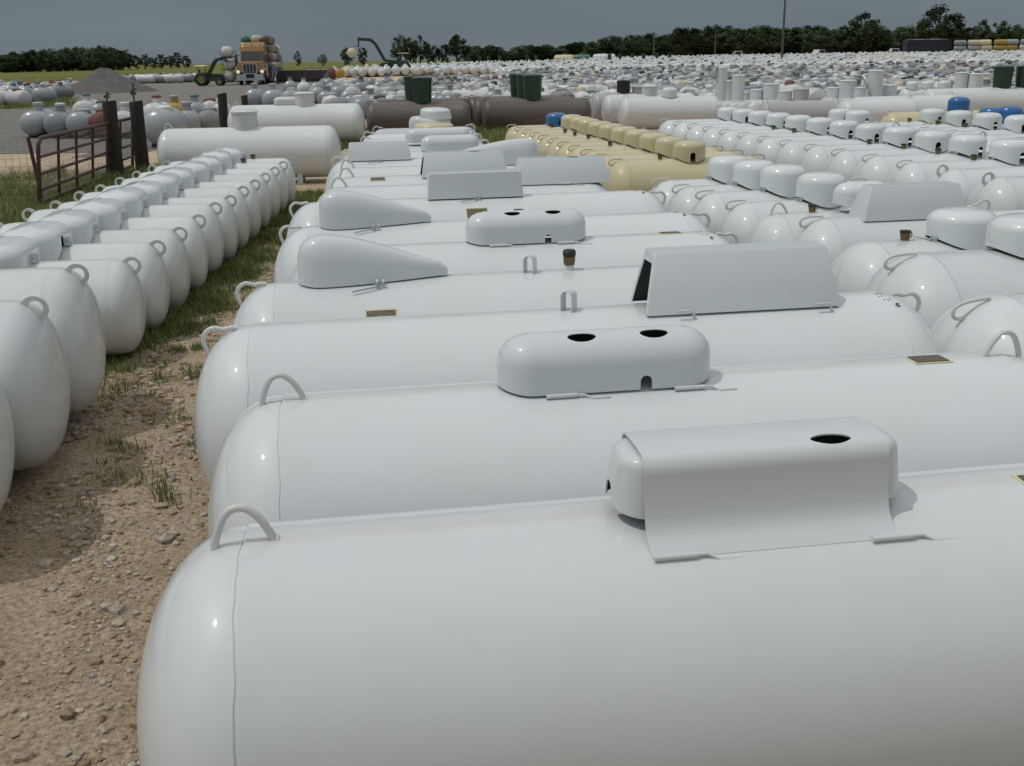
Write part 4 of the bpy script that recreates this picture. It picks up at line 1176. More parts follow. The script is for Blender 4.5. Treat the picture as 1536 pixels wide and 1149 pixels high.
def tree_meshes(seed, kind):
    rd = random.Random(seed); tr = MB().mat(BARK); cr = MB().mat(LEAF)
    hgt = 10.
    base = {'round': 2.0, 'hedge': .5, 'open': 1.5}[kind]
    wid = {'round': 3.6, 'hedge': 3.8, 'open': 3.2}[kind]
    tr.tube([(0, 0, -.4), (.1, 0, base), (.2, .1, base + 2.5), (.1, .2, 8)], [.34, .27, .18, .05], 7)
    clumps = []
    n = {'round': 46, 'hedge': 84, 'open': 34}[kind]
    for _ in range(n):
        while True:
            p = Vector((rd.uniform(-1, 1), rd.uniform(-1, 1), rd.uniform(-1, 1)))
            if p.length < 1: break
        if p.length > 0: p = p.normalized() * (p.length ** .55)
        z = base + (hgt - base) * (.5 + .5 * p.z)
        f = 1.0 if kind == 'hedge' else 1 - .35 * max(0, p.z)
        clumps.append(Vector((p.x * wid * f, p.y * wid * f, z - rd.uniform(0, .8))))
    for c in clumps[::3]:
        st = Vector((.1, .1, base + (c.z - base) * .4))
        tr.tube([st, (st + c) / 2 + Vector((0, 0, .3)), c], [.1, .07, .025], 5)
    for c in clumps:
        rr = rd.uniform(.6, 1.25) * (.85 if kind == 'open' else 1)
        for _ in range(64):
            d = Vector((rd.gauss(0, 1), rd.gauss(0, 1), rd.gauss(0, .8))).normalized() * rr * rd.random() ** .4
            q = c + d; s_ = rd.uniform(.16, .34)
            u = Vector((rd.gauss(0, 1), rd.gauss(0, 1), rd.gauss(0, 1))).normalized(); v = u.orthogonal().normalized()
            cr.add([q - u * s_, q + v * s_ * .6, q + u * s_, q - v * s_ * .6], [(0, 1, 2, 3)])
    return tr.mesh('trunk', 60), _raw(cr)
def _raw(mb):
    me = bpy.data.meshes.new('crown'); me.from_pydata(mb.v, [], mb.f)
    for m in mb.mats: me.materials.append(m)
    return me
TV = {k: [tree_meshes(s_ + 10 * i, k) for s_ in range(n_)] for i, (k, n_) in enumerate((('round', 4), ('hedge', 4), ('open', 3)))}
rd = random.Random(21)
def tree(kind, label, group, px, ytop, d, wpx, name='tree'):
    p = on(px, d); hz = proj((p.x, p.y, p.z))[1]
    h = 0
    lo, hi = .5, 40
    for _ in range(30):
        h = (lo + hi) / 2
        if proj((p.x, p.y, p.z + h))[1] > ytop: lo = h
        else: hi = h
    tm, cm = rd.choice(TV[kind])
    wd = wpx * d / 1626 / 7.4
    t = thing(name, label, 'tree', p, rd.uniform(0, 6.28), group); t.scale = (wd, wd, h / 9.5)
    link('trunk', tm, t); link('crown', cm, t)
# left wood
for k in range(17):
    px = -14 + k * 12.4; y = 84 if px < 20 else (80 if px < 60 else (74 if px < 160 else 77))
    tree('hedge', 'dark tree in the wood at the far left edge of the meadow', 'trees of the wood at the far left', px, y + rd.uniform(-4, 4), 300 + rd.uniform(-12, 25), 36)
for k, (px, y, w_) in enumerate(((194, 80, 18), (206, 84, 18), (218, 79, 22), (231, 86, 18), (243, 82, 22), (256, 82, 20), (268, 79, 22), (281, 83, 17))):
    tree('open', 'small open tree in the gappy line between the left wood and the tractor', 'small open trees between wood and tractor', px, y, 330 + rd.uniform(-10, 10), w_)
for px, y, w_, k in ((447, 77, 13, 'lone small tree on the meadow just right of the truck'), (484, 79, 16, 'low small tree on the meadow second right of the truck'), (522, 69, 22, 'open tree behind the raised boom of the far loader, left one'), (545, 71, 20, 'open tree behind the raised boom of the far loader, right one')):
    tree('open', k, 'small trees on the meadow right of the truck', px, y, 320, w_)
for px, y, w_, k in ((601, 54, 30, 'tall tree at the left of the clump left of the bare stems'), (616, 57, 28, 'middle tree of the clump left of the bare stems'), (631, 54, 28, 'right tree of the clump left of the bare stems'), (686, 53, 36, 'single round tree right of the bare stems'), (648, 68, 24, 'low tree under the bare stems'), (664, 69, 22, 'low tree right under the bare stems')):
    tree('round', k, 'trees in the middle clump', px, y, 300, w_)
for px, h in ((650, 60), (658, 63), (663, 58), (670, 62)):
    p = on(px, 305); t = thing('dead_tree', 'bare thin stem standing between the two clumps of trees in the middle', 'tree', p, 0, 'bare stems in the middle clump')
    hh = (89 - h) * 305 / 1708; mb = MB().mat(BARK); mb.tube([(0, 0, 0), (.1, 0, hh * .5), (0, 0, hh)], [.16, .1, .04], 5)
    for q in range(7):
        z = hh * (.35 + .08 * q); s_ = rd.choice((-1, 1)); mb.tube([(0, 0, z), (s_ * rd.uniform(.5, 1.3), rd.uniform(-.4, .4), z + rd.uniform(.4, 1.2))], [.06, .02], 4)
    link('trunk', mb.mesh('trunk', 50), t)
# right-hand line
for k in range(26):
    px = 712 + k * 12; y = float(np.interp(px, (712, 740, 762, 785, 820, 850, 880, 910, 950, 1005), (70, 72, 77, 71, 70, 65, 61, 57, 58, 52)))
    tree('hedge', 'dark tree in the low line behind the yard, left of the tall hedge', 'trees of the low line behind the yard', px, y + rd.uniform(-4, 5), 300 + rd.uniform(-15, 15), 40)
for k in range(32):
    px = 1012 + k * 17; y = 47 if px < 1060 else (41 if px < 1255 else 44)
    tree('hedge', 'dark tree in the tall hedge behind the yard at the right', 'trees of the tall hedge at the right', px, y + rd.uniform(-4, 5), 262 + rd.uniform(-10, 12), 54)
for px, y, w_, kd, lab in ((1024, 44, 42, 'round', 'rounded tree at the left end of the tall hedge'), (1066, 33, 24, 'open', 'thin open tree beside the utility pole at the left of the tall hedge'), (1293, 21, 66, 'round', 'tall spreading tree rising above the hedge right of the tall pole'), (1262, 40, 40, 'round', 'smaller tree on the left flank of the spreading tree'), (1402, 11, 72, 'round', 'tallest tree of all, above the navy container'), (1372, 38, 44, 'round', 'tree on the left flank of the tallest tree'), (1345, 42, 40, 'round', 'tree between the spreading tree and the tallest tree'), (1432, 36, 36, 'round', 'tree on the right flank of the tallest tree'),
        (1468, 31, 34, 'open', 'open tree with sky gaps, left of the last two'), (1497, 31, 36, 'open', 'open tree with sky gaps, second from the right edge'), (1524, 36, 36, 'open', 'open tree at the right edge of the photo')):
    tree(kd, lab, 'tall trees at the right', px, y, 255, w_)

# ================================================================== poles
def pole(label, px, d, ytop, r, arm=False, z=0, name='utility_pole'):
    p = on(px, d); h = 1.
    lo, hi = 1, 60
    for _ in range(30):
        h = (lo + hi) / 2
        if proj((p.x, p.y, p.z + h))[1] > ytop: lo = h
        else: hi = h
    t = thing(name, label, 'pole', p)
    link('post', MB().mat(CONC).lathe([(-.3, r), (h * .5, r * .88), (h, r * .6)], 10, 'Z').mesh('post', 50), t)
    if arm: link('cross_arm', MB().mat(CONC).box((-.9, -.06, h - .7), (.9, .06, h - .55)).mesh('cross_arm', 0), t)
    else: link('lamp_head', MB().mat(CONC).box((-.1, -.5, h - .1), (.1, .1, h + .05), taper=.03).mesh('lamp_head', 0), t)
pole('tall dark pole running out of the top of the photo', 1172, 150, -40, .17, name='light_pole')
pole('short utility pole before the low tree line', 980, 215, 47, .16, True)
pole('utility pole at the left end of the tall hedge', 1072, 235, 50, .17, True)

# ================================================================== gravel heap
def heap():
    rd = random.Random(3); vs = []; fs = []; n, k = 40, 16
    for i in range(k + 1):
        u = i / k
        for j in range(n):
            a = 2 * math.pi * j / n
            rr = 5.3 * u * (1 + .10 * math.sin(3 * a + 1) + .06 * math.sin(5 * a)); z = 2.9 * (1 - u) ** 1.08 * (1 + .06 * math.sin(4 * a + 8 * u)) - .15 * u
            if u < .2: z -= (.2 - u) ** 2 * 9
            vs.append((rr * math.cos(a) * 1.08, rr * math.sin(a), z + rd.uniform(-.05, .05)))
    for i in range(k):
        for j in range(n): fs.append((i * n + j, i * n + (j + 1) % n, (i + 1) * n + (j + 1) % n, (i + 1) * n + j))
    return MB().mat(HEAPM).add(vs, fs).mesh('gravel_heap', 180)
HEAPM = ground_mat('heap_gravel', (.11, .104, .098), (.145, .138, .13), (.185, .176, .168), (.23, .222, .215))
p = on(158, 86); tag(link('gravel_heap', heap(), None, (p.x, p.y, p.z), (0, 0, 0), (.68, .68, .70)), 'cone-shaped heap of dark grey gravel at the left', 'gravel heap')

# ================================================================== vehicles
def wheel(par, loc, r, w_, rimm=STEEL, name='wheel'):
    def mk():
        a = MB().mat(BLACK).lathe([(-w_ / 2, r * .55), (-w_ / 2, r * .9), (-w_ * .36, r), (w_ * .36, r), (w_ / 2, r * .9), (w_ / 2, r * .55)], 28, 'X', cap=False).mesh('tyre', 40)
        b_ = MB().mat(rimm).lathe([(-w_ * .4, 0), (-w_ * .42, r * .2), (-w_ * .3, r * .35), (-w_ * .46, r * .56), (w_ * .46, r * .56), (w_ * .3, r * .35), (w_ * .42, r * .2), (w_ * .4, 0)], 24, 'X').mesh('rim', 40)
        return a, b_
    a, b_ = cached(('wheel', r, w_, rimm.name), mk)
    e = bpy.data.objects.new(name, None); COL.objects.link(e); e.parent = par; e.location = loc
    link('tyre', a, e); link('rim', b_, e)

YELLOWT = paint('golden_truck_paint', (.27, .155, .045), .25, .15, (.2, .12, .08), coat=.4)
# --- semi truck: local -Y is forward
p = at(383, 127, .1); TS = 1.0
p = on(377, 101)
tr = thing('semi_truck', 'orange semi truck facing the camera with lit headlamps, loaded trailer behind', 'truck', p, R_(6)); tr.scale = (TS,) * 3
mb = MB().mat(YELLOWT); mb.prism([(.0, 1.15), (.12, 2.0), (1.55, 2.05), (1.75, 2.15), (2.45, 2.95), (2.5, 3.1), (4.7, 3.25), (4.7, 1.0), (1.4, 1.0)], -1.05, 1.05, 'X')
link('cab_body', mb.mesh('cab_body', 25), tr)
mb = MB().mat(YELLOWT); mb.prism([(2.42, 3.02), (2.62, 3.5), (3.1, 3.85), (4.72, 3.92), (4.72, 3.1)], -1.12, 1.12, 'X'); link('roof_fairing', mb.mesh('roof_fairing', 25), tr)
for q, (x, z) in enumerate(((-.85, 3.55), (-.85, 3.80), (0, 3.7), (.85, 3.70))):
    link('marker_lamp', cached(('mk', q < 2), lambda: MB().mat(LAMP if q < 2 else YELLOW).lathe([(-.05, .07), (.02, .06), (.05, 0)], 10, 'Z').mesh('marker_lamp', 40)), tr, (x, 2.60 if z < 3.6 else 2.72 if q != 1 else 2.95, z - .06), (R_(80), 0, 0))
mb = MB().mat(GLASS); mb.prism([(1.80, 2.20), (2.40, 2.93), (2.44, 2.93), (1.84, 2.17)], -.98, .98, 'X'); mb.prism([(1.745, 2.2), (2.36, 2.97), (2.40, 2.97), (1.80, 2.17)], -1.0, 1.0, 'X')
link('windshield', mb.mesh('windshield', 0), tr)
for sx in (-1, 1):
    mb = MB().mat(GLASS).prism([(2.25, 2.2), (2.62, 2.85), (3.3, 2.85), (3.3, 2.2)], sx * 1.052 - .012, sx * 1.052 + .012, 'X'); link('side_window', mb.mesh('side_window', 0), tr)
    mb = MB().mat(ORANGE).prism([(-.05, .75), (.0, 1.35), (.45, 1.62), (1.3, 1.62), (1.75, 1.3), (1.85, .8), (1.5, .8), (1.35, 1.1), (.7, 1.2), (.35, .8)], sx * 1.22 - .18, sx * 1.22 + .04, 'X'); link('fender', mb.mesh('fender', 30), tr)
    o = link('headlight', MB().mat(HEADL).lathe([(-.04, .16), (.02, .15), (.06, .05), (.065, 0)], 14, 'Z').mesh('headlight', 40), tr, (sx * 1.1, -.06, 1.2), (R_(90), 0, 0))
    mb = MB().mat(DARKST).box((sx * 1.42 - .1, 1.9, 1.95), (sx * 1.42 + .1, 2.0, 2.75)).tube([(sx * 1.05, 2.1, 2.7), (sx * 1.42, 1.98, 2.7)], .03, 6).tube([(sx * 1.05, 2.1, 2.05), (sx * 1.42, 1.98, 2.05)], .03, 6); link('mirror', mb.mesh('mirror', 0), tr)
    mb = MB().mat(CHROME).lathe([(.9, .1), (3.9, .1)], 12, 'Z'); link('exhaust_stack', mb.mesh('exhaust_stack', 40), tr, (sx * 1.0, 4.85, 0))
    mb = MB().mat(CHROME).lathe([(-.75, .32), (.75, .32)], 18, 'X', Matrix.Rotation(R_(90), 4, 'Z')); link('fuel_tank', mb.mesh('fuel_tank', 40), tr, (sx * .95, 3.3, .75))
    wheel(tr, (sx * 1.02, 1.0, .52), .52, .3)
    for y in (5.6, 6.9): wheel(tr, (sx * .95, y, .52), .52, .55)
mb = MB().mat(CHROME)
gp = [(-.62, .98), (-.72, 1.75), (-.6, 1.95), (.6, 1.95), (.72, 1.75), (.62, .98)]; gi = [(x * .86, 1.45 + (z - 1.45) * .84) for x, z in gp]
vs = [(x, -.06, z) for x, z in gp] + [(x, -.06, z) for x, z in gi] + [(x, .03, z) for x, z in gp] + [(x, .03, z) for x, z in gi]
fs = []
for i in range(6):
    j = (i + 1) % 6; fs += [(i, j, j + 6, i + 6), (i, i + 12, j + 12, j), (i + 6, j + 6, j + 18, i + 18)]
mb.add(vs, fs)
for x in (-.3, 0, .3): mb.box((x - .025, -.04, 1.05), (x + .025, 0, 1.85))
mb.mat(DARKST).add([(x, -.005, z) for x, z in gi], [tuple(range(6))])
link('grille', mb.mesh('grille', 0), tr)
mb = MB().mat(CHROME).box((-1.22, -.22, .42), (-.35, .15, .98), taper=.03).box((.35, -.22, .42), (1.22, .15, .98), taper=.03).box((-.35, -.16, .42), (.35, .15, .62)); link('bumper', mb.mesh('bumper', 0), tr)
mb = MB().mat(DARKST).box((-.42, .6, .6), (.42, 8.0, .95)).box((-.9, .2, .6), (.9, .5, 1.1)); link('chassis', mb.mesh('chassis', 0), tr)
# --- trailer
fw = Vector((math.sin(R_(6)), -math.cos(R_(6)), 0))      # forward direction of the rig
tl = thing('flatbed_trailer', 'flatbed trailer behind the orange truck, stacked with used tanks', 'trailer', p - fw * 5.6 * TS, R_(6)); tl.scale = (TS,) * 3
link('deck', MB().mat(DARKST).box((-1.28, 0, 1.18), (1.28, 12.2, 1.38)).box((-.5, .4, .85), (-.38, 12, 1.18)).box((.38, .4, .85), (.5, 12, 1.18)).mesh('deck', 0), tl)
mb = MB().mat(DARKST)
for x in (-1.2, 1.2):
    for y in (.3, 4, 8, 12.0): mb.box((x - .05, y - .05, 1.38), (x + .05, y + .05, 2.4))
link('stakes', mb.mesh('stakes', 0), tl)
for sx in (-1, 1):
    for y in (10.0, 11.3): wheel(tl, (sx * .98, y, .52), .52, .5)
rd = random.Random(9)
CC = {'teal_paint': 'blue green', 'cream_paint': 'cream', 'brown_primer': 'brown', 'dull_grey_paint': 'grey', 'weathered_white_paint': 'white', 'silver_grey_paint': 'silver', 'mustard_paint': 'mustard', 'dark_steel': 'black'}
def used(lx, ly, z, mat, lab, rz=0.):
    q = p - fw * (5.6 + ly) * TS + Vector((fw.y * -1, fw.x, 0)) * lx * TS
    o = link('used_tank', small_mesh(.88, 2.6, mat, mat, 'none'), None, (q.x, q.y, p.z + z - .07), (0, 0, R_(6) + rz))
    tag(o, lab, 'tank', 'used tanks loaded on the flatbed trailer')
for bay in range(4):
    for lay in range(4):
        n_ = (3, 3, 3, 3)[lay]
        if lay == 3 and bay > 1: continue
        for c_ in range(n_):
            lx = (c_ - 1) * .96 + (.0 if lay % 2 == 0 else .06)
            mat = rd.choice((BROWN, BROWN, GREY, SILVER, BROWN, GREY, CREAM, SILVER))
            if lay == 3 and bay == 0: mat = (TEAL, CREAM, BROWN)[c_]
            if bay == 3 and lay == 2 and c_ == 2: mat = DIRTYW
            used(lx, .95 + bay * 2.75, (1.30 + lay * .80) * TS, mat, '%s used tank on the flatbed, %s layer, %s bay from the cab, %s' % (CC[mat.name], ('bottom', 'second', 'third', 'top')[lay], ORD[bay], ('left', 'centre', 'right')[c_]))
# three tanks in a steel rack left of the cab
q = on(347, 103); rk = thing('steel_rack', 'low dark steel rack holding white tanks left of the truck cab', 'rack', q, R_(8))
mb = MB().mat(DARKST)
for x in (-.62, .62):
    for y in (-.8, .8): mb.box((x - .02, y - .02, 0), (x + .02, y + .02, 3.2))
for z in (.3, 1.42, 2.52): mb.box((-.62, -.85, z), (.62, -.75, z + .08)).box((-.62, .75, z), (.62, .85, z + .08))
link('frame', mb.mesh('frame', 0), rk)
for k, z in enumerate((.25, 1.36, 2.46)):
    o = link('used_tank', small_mesh(1.0, 2.2, DIRTYW, DARKST, 'none'), None, (q.x + (.0, .12, -.1)[k], q.y, q.z + z), (0, 0, R_(8)))
    tag(o, 'white tank in the steel rack left of the truck cab, %s one' % ('bottom', 'middle', 'top')[k], 'tank', 'white tanks in the steel rack')

# --- tractor loader left of the truck
def tractor(label, name, P, rz, boomdir, canopym, S=1., tall=False):
    t = thing(name, label, 'tractor', P, rz); t.scale = (S,) * 3
    link('body', MB().mat(JDGREEN).prism([(-1.6, .9), (-1.6, 1.5), (-.4, 1.6), (1.7, 1.5), (1.9, 1.3), (1.9, .8)], -.38, .38, 'Y').mat(DARKST).box((-1.7, -.5, .6), (1.8, .5, .95)).mesh('body', 25), t)
    link('seat', MB().mat(BLACK).box((-1.3, -.25, 1.5), (-.8, .25, 1.65)).box((-1.35, -.25, 1.6), (-1.22, .25, 2.1)).mesh('seat', 0), t)
    mb = MB().mat(DARKST)
    for x, y in ((-1.5, -.5), (-1.5, .5), (-.5, -.5), (-.5, .5)): mb.tube([(x, y, 1.4), (x, y, 2.55)], .035, 6)
    link('canopy_frame', mb.mesh('canopy_frame', 40), t)
    link('canopy', MB().mat(canopym).box((-1.75, -.75, 2.55), (-.25, .75, 2.68), taper=.12).mesh('canopy', 0), t)
    link('steering_wheel', MB().mat(BLACK).tube([(-.45 + .05 * math.cos(R_(a)), .2 * math.sin(R_(a)), 1.85 + .2 * math.cos(R_(a))) for a in range(0, 360, 30)], .02, 5, closed=True).tube([(-.2, 0, 1.5), (-.45, 0, 1.85)], .025, 6).mesh('steering_wheel', 40), t)
    for sy in (-1, 1):
        for x, r, w_ in ((-1.0, .88, .45), (1.35, .52, .3)):
            e_ = bpy.data.objects.new('hub', None)
            wheel(t, (x, sy * .78, r), r, w_, JDYEL); t.children[-1].rotation_euler = (0, 0, R_(90))
        mb = MB().mat(JDGREEN); B = boomdir
        for a, b_ in zip(B, B[1:]):
            d = (Vector((b_[0], 0, b_[1])) - Vector((a[0], 0, a[1]))).normalized(); nn = Vector((-d.z, 0, d.x)) * .17
            A0, B0 = Vector((a[0], sy * .5, a[1])), Vector((b_[0], sy * .5, b_[1])); o_ = Vector((0, .06, 0))
            mb.add([A0 - nn - o_, A0 + nn - o_, B0 + nn - o_, B0 - nn - o_, A0 - nn + o_, A0 + nn + o_, B0 + nn + o_, B0 - nn + o_], [(0, 1, 2, 3), (7, 6, 5, 4), (0, 4, 5, 1), (1, 5, 6, 2), (2, 6, 7, 3), (3, 7, 4, 0)])
        link('boom', mb.mesh('boom', 0), t)
    e = boomdir[-1]; DR = .9 if S == 1. else .5
    link('fork_carriage', MB().mat(DARKST).box((e[0] - .08, -.6, e[1] - DR), (e[0] + .05, .6, e[1] + .2)).box((e[0], -.4, e[1] - DR), (e[0] + (.35 if S == 1. else 1.2), -.28, e[1] - DR + .08)).box((e[0], .28, e[1] - DR), (e[0] + (.35 if S == 1. else 1.2), .4, e[1] - DR + .08)).mesh('fork_carriage', 0), t)
    return t
tractor('green tractor with a pale canopy and raised loader boom, left of the orange truck', 'loader_tractor', on(316, 101.5), R_(4), [(-.1, 1.5), (.75, 2.9), (1.05, 3.3), (2.3, 3.55)], DIRTYW, .70)
t2 = tractor('far green loader with a yellow roof lifting a round cream tank', 'loader_tractor', on(594, 134), R_(184), [(-.1, 1.6), (1.3, 1.8), (2.3, 3.7), (2.9, 4.25), (4.4, 4.35)], JDYEL, 1.0)
q = on(530, 133); tag(link('hanging_tank', small_mesh(1.12, 2.4, CREAM, CREAM, 'none'), None, (q.x, q.y, q.z + 2.15), (0, 0, R_(5))), 'round cream tank held up by the far green loader', 'tank')
# --- dark skip
q = on(455, 110); mb = MB().mat(DARKST)
mb.prism([(-2.3, .25), (-2.6, 1.15), (2.6, 1.15), (2.3, .25)], -1, 1, 'Y')
for x in (-1.8, -.9, 0, .9, 1.8): mb.box((x - .05, -1.06, .25), (x + .05, -1.0, 1.15))
mb.box((-2.4, -.9, 0), (2.4, -.7, .26)).box((-2.4, .7, 0), (2.4, .9, .26))
tag(link('steel_skip', mb.mesh('steel_skip', 0), None, q, (0, 0, R_(2))), 'low dark steel skip right of the flatbed trailer', 'skip')

def pickup(label, px, d, rz, mat, lift=0.):
    q = on(px, d); t = thing('pickup_truck', label, 'pickup', q, rz)
    link('body', MB().mat(mat).prism([(-2.6, .5), (-2.6, 1.15), (-.6, 1.15), (-.35, 1.85), (.85, 1.85), (1.25, 1.2), (2.4, 1.05), (2.55, .5)], -.92, .92, 'Y').mesh('body', 25), t)
    for sy in (-1, 1):
        link('side_window', MB().mat(GLASS).prism([(-.35, 1.25), (-.2, 1.75), (.78, 1.75), (1.08, 1.25)], sy * .925 - .01, sy * .925 + .01, 'Y').mesh('side_window', 0), t)
        for x in (-1.7, 1.7):
            wheel(t, (x, sy * .85, .4), .4, .25); t.children[-1].rotation_euler = (0, 0, R_(90))
    link('windshield', MB().mat(GLASS).prism([(.9, 1.78), (1.24, 1.24), (1.27, 1.26), (.93, 1.80)], -.8, .8, 'Y').mesh('windshield', 0), t)
    link('headlight', MB().mat(CHROME).box((2.5, -.85, .8), (2.57, -.55, .98)).mesh('headlight', 0), t); link('headlight', MB().mat(CHROME).box((2.5, .55, .8), (2.57, .85, .98)).mesh('headlight', 0), t)
pickup('white pickup parked left of the navy container', 1338, 206, R_(-8), WHITE)
pickup('white pickup at the foot of the hedge left of the tall pole', 1108, 212, R_(180), WHITE)
pickup('white pickup at the foot of the hedge right of the tall pole', 1226, 212, R_(20), DIRTYW)
pickup('white truck at the back of the yard before the low tree line', 900, 205, R_(3), WHITE)

# ================================================================== person beside the truck
def person():
    q = on(414, 99)
    root = thing('person', 'person in a blue shirt and dark trousers walking beside the truck cab', 'person', q, R_(-20)); root.scale = (1.08,) * 3
    V = []; E = []; Rr = []
    def add(p, r, par=None):
        V.append(p); Rr.append(r)
        if par is not None: E.append((par, len(V) - 1))
        return len(V) - 1
    pel = add((0, 0, .95), .13); ch = add((0, -.02, 1.2), .14, pel); sh = add((0, -.02, 1.42), .12, ch); nk = add((0, -.03, 1.52), .055, sh)
    hd1 = add((0, -.04, 1.60), .078, nk); hd2 = add((0, -.045, 1.69), .085, hd1); add((0, -.04, 1.76), .05, hd2)
    for sx, ly in ((-1, -.22), (1, .2)):
        hp = add((sx * .1, 0, .88), .095, pel); kn = add((sx * .11, ly * .5 - .04, .48), .062, hp); an = add((sx * .11, ly, .09), .042, kn); add((sx * .12, ly - .15, .04), .035, an)
        s_ = add((sx * .19, -.02, 1.40), .062, sh); el = add((sx * .25, -.02 - ly * .3, 1.12), .045, s_); wr = add((sx * .25, -.10 - ly * .7, .90), .030, el); pm = add((sx * .25, -.13 - ly * .75, .83), .034, wr)
        for k in range(4):
            a = add((sx * .25, -.165 - ly * .75 + k * .022, .775 - .004 * (1.5 - abs(k - 1.5))), .010, pm); add((sx * .245, -.165 - ly * .75 + k * .022, .74 + .004 * abs(k - 1.5)), .008, a)
        a = add((sx * .235, -.18 - ly * .75, .82), .010, pm); add((sx * .225, -.20 - ly * .75, .79), .009, a)
    me = bpy.data.meshes.new('body'); me.from_pydata(V, E, []); me.update()
    o = bpy.data.objects.new('tmp', me); COL.objects.link(o)
    md = o.modifiers.new('s', 'SKIN'); md.use_smooth_shade = True
    for i, r in enumerate(Rr): me.skin_vertices[0].data[i].radius = (r, r)
    me.skin_vertices[0].data[pel].use_root = True
    o.modifiers.new('d', 'SUBSURF').levels = 1
    dg = bpy.context.evaluated_depsgraph_get(); dg.update(); bm_ = bpy.data.meshes.new_from_object(o.evaluated_get(dg), depsgraph=dg)
    bpy.data.objects.remove(o); bm_.name = 'body'
    bm_.materials.clear()
    for m_ in (SKIN, SHIRT, JEANS, BLACK): bm_.materials.append(m_)
    for f in bm_.polygons:
        c = f.center; f.material_index = 0
        if c.z < .08: f.material_index = 3
        elif c.z < .93 and abs(c.x) < .21: f.material_index = 2
        elif c.z < 1.48 and not (abs(c.x) > .2 and c.z < 1.14): f.material_index = 1
    bm_.shade_smooth(); link('body', bm_, root)
    link('cap', MB().mat(DIRTYW).lathe([(0, .105), (.05, .10), (.09, .06), (.10, 0)], 14, 'Z').box((-.07, -.2, .0), (.07, -.08, .015)).mesh('cap', 40), root, (0, -.04, 1.71))
    for sx in (-1, 1): link('ear', MB().mat(SKIN).lathe([(-.012, .02), (.012, .024)], 8, 'X').mesh('ear', 0), root, (sx * .083, -.035, 1.66))
    link('face', MB().mat(SKIN).prism([(-.135, 1.635), (-.155, 1.64), (-.125, 1.68)], -.015, .015, 'X').mat(INK).box((-.045, -.128, 1.672), (-.02, -.118, 1.682)).box((.02, -.128, 1.672), (.045, -.118, 1.682)).mat(RUST).box((-.028, -.126, 1.60), (.028, -.112, 1.608)).mesh('face', 0), root)
person()

# ================================================================== gate, posts and wire
def thick_post(label, px, ybase, ytop, w_, top=None):
    q = at(px, ybase, 0); dep = proj(q)[2]; r = w_ / 2 * dep / F
    lo, hi = .2, 4
    for _ in range(30):
        h = (lo + hi) / 2
        if proj((q.x, q.y, h))[1] > ytop: lo = h
        else: hi = h
    rd = random.Random(px); n = 14
    vs = []; fs = []
    prof = [(-.2, 1.05), (.4, 1.0), (h * .7, .97), (h - .02, .95), (h, .9)]
    mb = MB().mat(WOOD).lathe([(z, r * k) for z, k in prof], n, 'Z')
    mb.v = [(x * (1 + .06 * math.sin(5 * math.atan2(y, x) + z)) + .02 * z, y * (1 + .05 * math.cos(3 * math.atan2(y, x))), z + (.02 * x / r if z > .5 else 0)) for x, y, z in mb.v]
    t = thing('gate_post', label, 'post', q)
    link('post', mb.mesh('post', 40), t)
    if top:
        link('hinge_bolt', MB().mat(DARKST).tube([(0, 0, h - .05), (.0, 0, h + top * .6), (.03, 0, h + top)], .018, 6).tube([(-.06, 0, h + top * .55), (.08, 0, h + top * .7)], .016, 6).box((-.05, -.03, h + top * .35), (.05, .03, h + top * .5)).mesh('hinge_bolt', 40), t)
    return q
P1 = thick_post('thick dark gate post with a short bolt on top, left of the pair', 177, 276, 152, 21, .18)
P2 = thick_post('thick dark gate post with a tall bolt on top, right of the pair', 215, 264, 152, 20, .36)
P3 = thick_post('thick dark post standing behind the large white tank, left of two', 339, 222, 140, 14)
P4 = thick_post('slimmer dark post right of the one behind the large white tank', 371, 210, 143, 10)
# maroon tube gate
ga = at(60, 322, 0); gb = at(199, 262, 0)
dv = gb - ga; gl = dv.length; grz = math.atan2(dv.y, dv.x)
gt = thing('tube_gate', 'maroon tube gate of five bars hung at the dark posts', 'gate', ga, grz); gt.rotation_euler.x = .12
mb = MB().mat(MAROON); zt = 1.16; r = .033; c_ = .15
fr = [(0, 0, .18), (0, 0, zt - c_)] + [(c_ - c_ * math.cos(R_(a)), 0, zt - c_ + c_ * math.sin(R_(a))) for a in (22, 45, 68)] + [(c_, 0, zt), (gl - c_, 0, zt)] + [(gl - c_ + c_ * math.sin(R_(a)), 0, zt - c_ + c_ * math.cos(R_(a))) for a in (22, 45, 68)] + [(gl, 0, zt - c_), (gl, 0, .18)]
mb.tube(fr, r, 10, closed=True); link('frame', mb.mesh('frame', 50), gt)
for z in (.38, .62, .88): link('bar', cached(('gbar', gl), lambda: MB().mat(MAROON).tube([(0, 0, 0), (gl, 0, 0)], .026, 8).mesh('bar', 50)), gt, (0, 0, z))
for k in range(1, 6): link('upright', cached('gup', lambda: MB().mat(MAROON).tube([(0, 0, .18), (0, 0, 1.16)], .024, 8).mesh('upright', 50)), gt, (gl * k / 6, 0, 0))
def wire_net(x0, x1, z0, z1, dx, dz, r=.0034):
    mb = MB().mat(WIRE); x = x0
    while x < x1: mb.tube([(x, 0, z0), (x, 0, z1)], r, 3); x += dx
    z = z0
    while z <= z1 + .001: mb.tube([(x0, 0, z), (x1, 0, z)], r, 3); z += dz
    return mb.mesh('wire_mesh', 0)
link('wire_mesh', wire_net(.05, gl, .2, 1.1, .10, .10), gt, (0, .03, 0))
